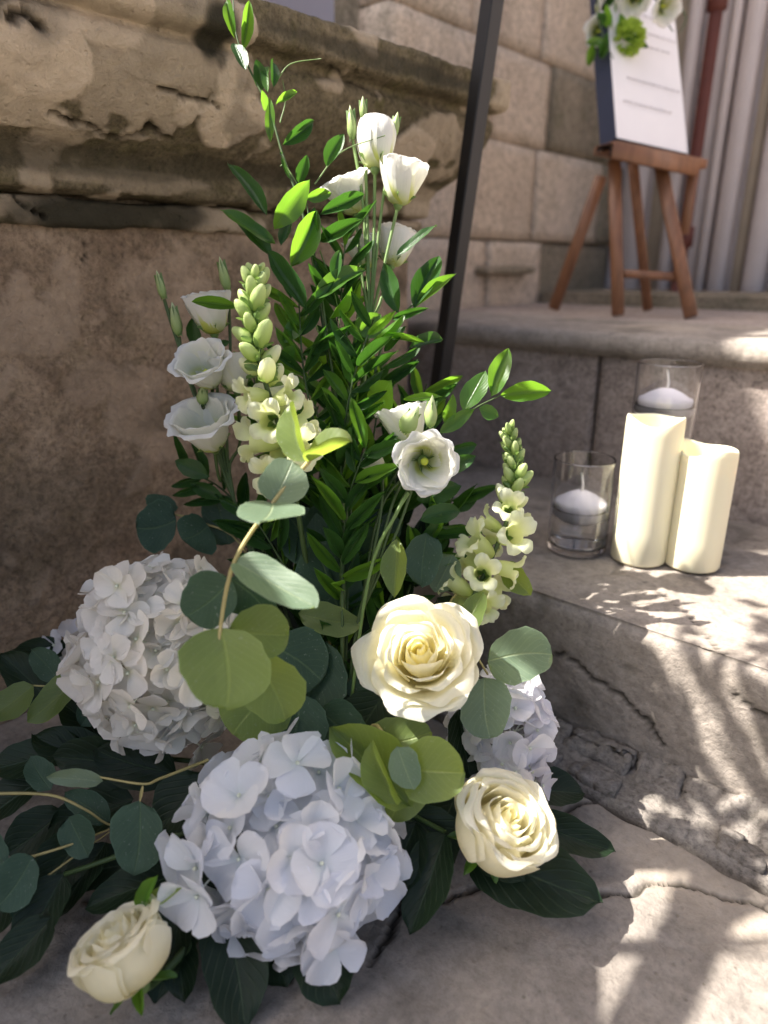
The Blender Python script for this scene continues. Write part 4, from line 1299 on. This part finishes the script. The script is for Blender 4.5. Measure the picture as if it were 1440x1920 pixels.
ruscus('ruscus twig with pale leaves reaching right over the step', [(700, 1000, .7), (770, 880, .7), (821, 820, .7), (885, 769, .7), (939, 741, .7)],
    [(869, 770, 911, 694, 34, 1), (921, 742, 955, 655, 32, 1), (939, 741, 1031, 734, 29, 1), (836, 796, 852, 740, 21, 1), (898, 766, 935, 781, 23, 1), (825, 812, 888, 768, 22, 1), (823, 892, 893, 856, 26, 0), (841, 846, 895, 836, 22, 0), (782, 938, 866, 913, 36, 0), (787, 976, 866, 957, 32, 0)], .70, r=.0011)
ruscus('dim ruscus sprig low against the wall', [(500, 1050, .76), (430, 930, .77), (350, 880, .77)],
    [(393, 893, 327, 863, 28, 0, .76), (418, 936, 358, 905, 23, 0, .76), (360, 566, 450, 578, 19, 1, .69)], .76, 9, 75, 26, .3, [M_ruscdark])
for lab, path, n in [('dense ruscus sprig in the shaded middle behind the stems', [(640, 1000, .76), (600, 800, .77), (570, 660, .78)], 16), ('dark ruscus sprig behind the open lisianthus bloom', [(700, 1000, .75), (760, 850, .76), (800, 720, .78)], 15),
                     ('dark ruscus sprig between the two snapdragons', [(660, 980, .73), (700, 820, .74), (715, 690, .75)], 16), ('dim ruscus sprig behind the left snapdragon', [(590, 950, .78), (500, 800, .79), (470, 680, .8)], 12),
                     ('upright ruscus sprig directly left of the tall lisianthus stems', [(640, 900, .73), (625, 700, .74), (640, 540, .75)], 14)]:
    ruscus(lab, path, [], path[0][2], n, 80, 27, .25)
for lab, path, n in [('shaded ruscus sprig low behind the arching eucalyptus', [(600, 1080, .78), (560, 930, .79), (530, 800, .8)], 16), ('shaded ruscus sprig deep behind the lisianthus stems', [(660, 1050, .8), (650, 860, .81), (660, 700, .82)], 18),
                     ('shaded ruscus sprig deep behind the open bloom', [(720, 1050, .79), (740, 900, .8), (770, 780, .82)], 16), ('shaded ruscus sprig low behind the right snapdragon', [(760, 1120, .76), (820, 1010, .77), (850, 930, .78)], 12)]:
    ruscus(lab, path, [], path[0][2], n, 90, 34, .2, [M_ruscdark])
for lab, path, n, lp, wp in [('glossy ruscus spray crossing in front of the lisianthus stems', [(650, 1000, .72), (640, 860, .69), (660, 720, .68), (700, 600, .675)], 22, 85, 26),
                     ('glossy ruscus spray left of the lisianthus stems with narrow leaves', [(620, 1000, .72), (600, 850, .69), (570, 700, .69), (560, 560, .69)], 22, 85, 26),
                     ('lowest ruscus spray hiding the stems above the open rose', [(640, 1180, .70), (640, 1060, .68), (655, 930, .67), (690, 830, .67)], 20, 95, 32),
                     ('narrow leaved ruscus spray beneath the top lisianthus blooms', [(660, 850, .72), (655, 680, .7), (640, 540, .7), (650, 440, .7)], 18, 75, 22),
                     ('dusky ruscus spray left of the arching eucalyptus leaves', [(580, 1150, .72), (520, 1040, .72), (470, 960, .72)], 16, 95, 32),
                     ('dusky ruscus spray between the open bloom and right snapdragon', [(720, 1150, .70), (780, 1050, .71), (830, 980, .72)], 14, 90, 30)]:
    ruscus(lab, path, [], path[0][2], n, lp, wp, .15, [M_ruscdark, M_ruscdark, M_ruscus])
# thin tendrils
ot = root('asparagus_tendril', P(590, 340, dR), 'hair thin green tendrils curling around the tall lisianthus', 'foliage')
for q in ([(520, 150), (545, 120), (602, 110)], [(525, 230), (535, 190), (530, 150)], [(590, 345), (640, 285), (722, 254)], [(560, 350), (535, 310), (525, 312)], [(600, 470), (630, 560), (640, 640)]):
    tube('tendril', [P(a, b, dR - .005) for a, b in q], .0008, .0004, M_stem, ot, 5, 6)

# ------------------------------------------------------------------ eucalyptus
def euc(label, path, leaves, r=.0016, mat=M_twig, to_core=False, near=0.0):
    pts = [P(a[0], a[1], a[2] - near) for a in path]
    if to_core: pts = [CORE] + pts
    o = root('eucalyptus_branch', pts[0], label, 'foliage', 'silver dollar eucalyptus branches')
    tube('stem', pts, r * 1.2, r * .7, mat, o, 7, 6)
    for q in leaves:
        bx, by, tx, ty, w, m, d, td = q[:8]
        d -= near; td -= near
        kw = q[8] if len(q) > 8 else {}
        leaf(o, kw.get('kind', 'round'), m, (bx, by), (tx, ty), w, d, tip_d=td, curl=kw.get('curl', .1), fold=kw.get('fold', .08), face=kw.get('face'), tilt=kw.get('tilt', .25))
    return o
up = UP
euc('arching eucalyptus branch with big round leaves in front of the left hydrangea', [(600, 830, .60), (578, 866, .59), (512, 942, .575), (440, 1052, .555), (413, 1180, .545), (418, 1225, .54)],
    [(578, 866, 556, 752, 62, M_eucgreen, .59, .60, dict(face=-FW - RT * 1.2, fold=.3, kind='ovate')), (578, 866, 660, 832, 62, M_eucgreen, .59, .575, dict(face=-FW * .6 + UP * 1.0 - RT * .2, fold=.35)),
     (512, 942, 548, 866, 92, M_euc, .575, .585, dict(face=-FW)), (512, 942, 482, 984, 118, M_euc, .574, .535, dict(face=-FW + UP * .7)),
     (440, 1052, 592, 1142, 78, M_euc, .555, .535, dict(face=-FW + UP * .9, fold=.1)), (432, 1088, 350, 1150, 105, M_eucdark, .565, .58, dict(face=-FW)), (432, 1085, 500, 1150, 95, M_eucdark, .57, .585, dict(face=-FW)),
     (413, 1178, 420, 1330, 165, M_eucgreen, .545, .525, dict(face=-FW + UP * .1)), (430, 1185, 540, 1190, 110, M_eucgreen, .56, .58, dict(face=-FW + RT * .3)), (470, 1230, 530, 1350, 120, M_eucgreen, .575, .58, dict(face=-FW))], .0018, near=.035)
euc('eucalyptus twig with dappled round leaves right of the open rose', [(860, 1180, .66), (890, 1225, .65), (915, 1265, .64)],
    [(915, 1240, 1035, 1232, 100, M_euc, .645, .64, dict(face=-FW + UP * .1)), (908, 1272, 922, 1384, 94, M_euc, .635, .62, dict(face=-FW)), (868, 1185, 905, 1110, 46, M_eucgreen, .66, .67, dict(kind='ovate')), (880, 1210, 850, 1290, 50, M_eucdark, .65, .65)], .0014, to_core=True)
euc('cluster of yellow green eucalyptus leaves above the front hydrangea', [(700, 1360, .60), (735, 1420, .58), (765, 1445, .57)],
    [(770, 1512, 618, 1366, 105, M_eucgreen, .575, .59, dict(face=-FW + RT * .5 + UP * .2, kind='ovate', fold=.25)), (752, 1505, 705, 1384, 62, M_eucgreen, .56, .555, dict(face=-FW - RT * .9, kind='ovate', fold=.3)),
     (752, 1442, 872, 1448, 118, M_eucgreen, .565, .55, dict(face=-FW + UP * .25)), (690, 1400, 808, 1370, 88, M_eucgreen, .60, .60, dict(face=-FW + UP * .5)), (745, 1400, 775, 1480, 62, M_euc, .555, .55, dict(face=-FW + RT * .4, kind='ovate')),
     (760, 1440, 730, 1535, 90, M_eucgreen, .58, .58, dict(face=-FW + UP * .3))], .0016, to_core=True)
euc('eucalyptus twig with one large hanging leaf above the low left rose', [(390, 1425, .63), (300, 1460, .60), (268, 1470, .59), (185, 1457, .59)],
    [(262, 1502, 248, 1640, 100, M_eucdark, .585, .57, dict(kind='ovate', face=-FW)), (192, 1465, 88, 1458, 32, M_euc, .59, .58, dict(kind='ovate')), (268, 1470, 262, 1504, 6, M_twig, .59, .585, dict(kind='lance'))], .0012)
oq = root('rose_leaf', P(265, 1700, .53), 'small pointed green leaf sticking up behind the low left rose', 'foliage')
leaf(oq, 'lance', M_ruscus, (258, 1705), (298, 1640), 30, .53)
leaf(oq, 'lance', M_eucgreen, (262, 1705), (345, 1668), 34, .53)
euc('bare eucalyptus twig with small oval leaves at the left edge', [(-40, 1488, .60), (90, 1490, .60), (160, 1518, .60), (210, 1548, .61), (300, 1560, .64)],
    [(128, 1532, 168, 1606, 72, M_eucdark, .59, .58, dict(kind='ovate', face=-FW)), (205, 1540, 122, 1488, 50, M_eucdark, .61, .62, dict(kind='ovate')), (95, 1480, 60, 1420, 50, M_eucdark, .6, .62, dict(kind='ovate'))], .0012)
euc('lowest eucalyptus twig crossing the left edge above the low left rose', [(-30, 1632, .56), (120, 1588, .58), (205, 1555, .61)],
    [(60, 1606, -10, 1700, 78, M_eucdark, .565, .55, dict(face=-FW)), (10, 1620, -60, 1560, 60, M_eucdark, .56, .57)], .0011)
euc('thin bare eucalyptus twig below the small oval leaf', [(60, 1665, .57), (120, 1620, .585), (205, 1560, .61)], [(60, 1665, 20, 1720, 36, M_eucdark, .57, .56, dict(kind='ovate'))], .0009)
euc('eucalyptus sprig with bright green leaves at the left of the white hydrangea', [(300, 1300, .74), (160, 1290, .70), (50, 1285, .68)],
    [(150, 1265, 52, 1352, 58, M_eucgreen, .69, .67, dict(kind='ovate', face=-FW + UP * .4)), (62, 1285, -30, 1350, 62, M_eucgreen, .68, .66, dict(kind='ovate', face=-FW + UP * .4)), (190, 1290, 150, 1360, 55, M_eucdark, .70, .69, dict(kind='ovate')), (110, 1275, 60, 1220, 50, M_eucdark, .70, .72, dict(kind='ovate'))], .0012)
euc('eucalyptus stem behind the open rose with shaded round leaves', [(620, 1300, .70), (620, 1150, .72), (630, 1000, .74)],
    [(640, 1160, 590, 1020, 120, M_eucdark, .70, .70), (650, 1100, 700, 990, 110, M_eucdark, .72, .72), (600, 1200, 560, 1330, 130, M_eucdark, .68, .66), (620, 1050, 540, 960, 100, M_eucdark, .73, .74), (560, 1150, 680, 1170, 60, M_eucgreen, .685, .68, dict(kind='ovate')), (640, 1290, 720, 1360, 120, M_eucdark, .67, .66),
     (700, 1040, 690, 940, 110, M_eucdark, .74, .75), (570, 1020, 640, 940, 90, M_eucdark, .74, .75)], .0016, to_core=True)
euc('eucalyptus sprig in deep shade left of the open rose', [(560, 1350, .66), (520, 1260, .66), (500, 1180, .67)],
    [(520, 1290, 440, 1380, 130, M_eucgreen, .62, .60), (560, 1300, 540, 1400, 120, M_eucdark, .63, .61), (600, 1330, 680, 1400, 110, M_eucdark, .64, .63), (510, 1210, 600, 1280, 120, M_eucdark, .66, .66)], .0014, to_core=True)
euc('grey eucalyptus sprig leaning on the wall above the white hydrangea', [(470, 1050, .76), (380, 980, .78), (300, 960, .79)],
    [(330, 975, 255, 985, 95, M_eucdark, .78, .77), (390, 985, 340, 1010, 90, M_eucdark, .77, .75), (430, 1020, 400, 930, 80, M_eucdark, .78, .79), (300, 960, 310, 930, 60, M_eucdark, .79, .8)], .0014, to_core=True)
euc('olive eucalyptus leaf sprig under the right snapdragon', [(850, 1120, .70), (900, 1080, .71), (945, 1058, .71)],
    [(942, 1055, 995, 1116, 44, M_eucgreen, .71, .70, dict(kind='ovate', face=-FW)), (860, 1110, 800, 1020, 44, M_eucdark, .71, .72, dict(kind='ovate')), (850, 1040, 815, 1110, 60, M_euc, .70, .70, dict(kind='ovate')), (800, 1000, 790, 1100, 70, M_eucdark, .69, .69, dict(kind='ovate')),
     (745, 1010, 740, 1120, 50, M_eucgreen, .655, .65, dict(kind='lance'))], .0012, to_core=True)

# ------------------------------------------------------------------ dark broad leaves round the foot
def spray(label, base, leaves, mat=M_laurel):
    o = root('laurel_spray', base, label, 'foliage', 'dark broad laurel leaves at the foot')
    for bx, by, tx, ty, w, d, td in leaves:
        leaf(o, 'ovate', mat, (bx, by), (tx, ty), w, d, tip_d=td, curl=rng.uniform(-.15, .15), fold=.12, tilt=.25, face=-FW * .6 + ZZ * .7 + rng.normal(0, .2, 3))
    tube('stem', [CORE, (CORE + P(leaves[0][0], leaves[0][1], leaves[0][5])) / 2, P(leaves[0][0], leaves[0][1], leaves[0][5])], .003, .002, M_stemdark, o)
    return o
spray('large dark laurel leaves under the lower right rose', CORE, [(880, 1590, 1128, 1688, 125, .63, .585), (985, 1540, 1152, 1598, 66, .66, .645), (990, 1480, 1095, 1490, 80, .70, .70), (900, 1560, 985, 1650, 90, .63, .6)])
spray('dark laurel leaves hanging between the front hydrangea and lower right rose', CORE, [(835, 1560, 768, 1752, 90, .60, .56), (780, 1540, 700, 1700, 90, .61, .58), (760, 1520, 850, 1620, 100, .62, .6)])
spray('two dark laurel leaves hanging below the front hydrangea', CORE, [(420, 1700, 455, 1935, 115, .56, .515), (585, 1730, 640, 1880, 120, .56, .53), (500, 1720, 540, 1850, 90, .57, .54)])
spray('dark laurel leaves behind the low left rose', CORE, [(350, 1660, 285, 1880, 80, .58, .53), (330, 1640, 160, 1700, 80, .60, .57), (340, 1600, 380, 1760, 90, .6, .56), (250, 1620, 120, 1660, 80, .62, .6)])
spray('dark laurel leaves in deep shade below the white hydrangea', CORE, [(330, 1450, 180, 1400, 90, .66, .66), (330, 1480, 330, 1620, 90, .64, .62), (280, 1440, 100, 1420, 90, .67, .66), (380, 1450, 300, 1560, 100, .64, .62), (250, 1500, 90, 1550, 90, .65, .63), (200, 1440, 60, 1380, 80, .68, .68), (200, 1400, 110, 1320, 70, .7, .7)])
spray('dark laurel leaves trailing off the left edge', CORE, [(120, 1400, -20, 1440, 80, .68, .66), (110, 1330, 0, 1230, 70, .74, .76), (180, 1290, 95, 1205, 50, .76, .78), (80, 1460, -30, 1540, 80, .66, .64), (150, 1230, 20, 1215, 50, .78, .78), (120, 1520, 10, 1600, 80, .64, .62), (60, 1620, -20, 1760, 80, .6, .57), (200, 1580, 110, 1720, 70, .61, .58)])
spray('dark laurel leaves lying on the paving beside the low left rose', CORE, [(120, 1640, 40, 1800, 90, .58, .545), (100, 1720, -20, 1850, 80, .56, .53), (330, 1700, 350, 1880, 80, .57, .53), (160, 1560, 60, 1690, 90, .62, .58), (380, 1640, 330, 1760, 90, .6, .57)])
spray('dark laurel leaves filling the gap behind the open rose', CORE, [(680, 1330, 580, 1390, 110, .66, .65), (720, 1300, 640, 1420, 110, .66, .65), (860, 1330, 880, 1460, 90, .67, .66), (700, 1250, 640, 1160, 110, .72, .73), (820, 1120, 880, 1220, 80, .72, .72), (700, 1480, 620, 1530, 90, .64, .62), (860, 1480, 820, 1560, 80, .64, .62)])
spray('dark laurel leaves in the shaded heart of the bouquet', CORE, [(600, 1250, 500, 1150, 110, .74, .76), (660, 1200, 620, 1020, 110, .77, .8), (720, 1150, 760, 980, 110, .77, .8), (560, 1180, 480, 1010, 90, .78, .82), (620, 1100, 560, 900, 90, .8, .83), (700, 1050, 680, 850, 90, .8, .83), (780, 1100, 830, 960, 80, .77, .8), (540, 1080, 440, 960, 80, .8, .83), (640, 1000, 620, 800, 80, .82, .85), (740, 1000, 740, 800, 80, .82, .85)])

# ------------------------------------------------------------------ flowers tied to the easel
fo = root('easel_bouquet', PE(1165, 150, 1.6), 'small white and green bouquet tied to the corner of the board', 'flower')
pc = PE(1178, 72, 1.6)
mm = leaf_mesh('petal', M_mum, 1, .1, .3, cup=.2)
pom = root('pompon', pc); pom.parent = fo; pom.matrix_basis = W[fo].inverted() @ W[pom]
for k in range(90):
    zc = 1 - 2 * (k + .5) / 90; q = math.sqrt(1 - zc * zc); a = k * 2.39996
    n_ = np.array([q * math.cos(a), q * math.sin(a), zc])
    put('petal', mm, pom, frame(pc + n_ * .018, n_ + rng.normal(0, .2, 3), ZZ + .01, .014, .018, .018))
wb = [PE(1120, 10, 1.62), PE(1190, -10, 1.6), PE(1235, 10, 1.56), PE(1120, 60, 1.63)]
for i, q in enumerate(wb):
    lis_bloom(fo, q, nrm(CAM - q) + rng.normal(0, .4, 3), .04 if i != 9 else .026, .75, 70 + i)
for k in range(16):
    q = PE(1150 + rng.uniform(-40, 50), 50 + rng.uniform(-60, 70), 1.6 + rng.uniform(-.02, .02))
    leaf(fo, 'lance', M_ruscdark if k % 2 else M_ruscus, q, q + rng.normal(0, .035, 3) + UP * .01, .018, face=nrm(CAM - q) + rng.normal(0, .4, 3))
for q in ([(1220, -20), (1250, 40), (1262, 60)], [(1120, 0), (1128, 60), (1150, 110)], [(1250, -20), (1285, 30), (1275, 60)]):
    tube('tendril', [PE(a, b, 1.56) for a, b in q], .002, .001, M_stemdark, fo, 5, 5)
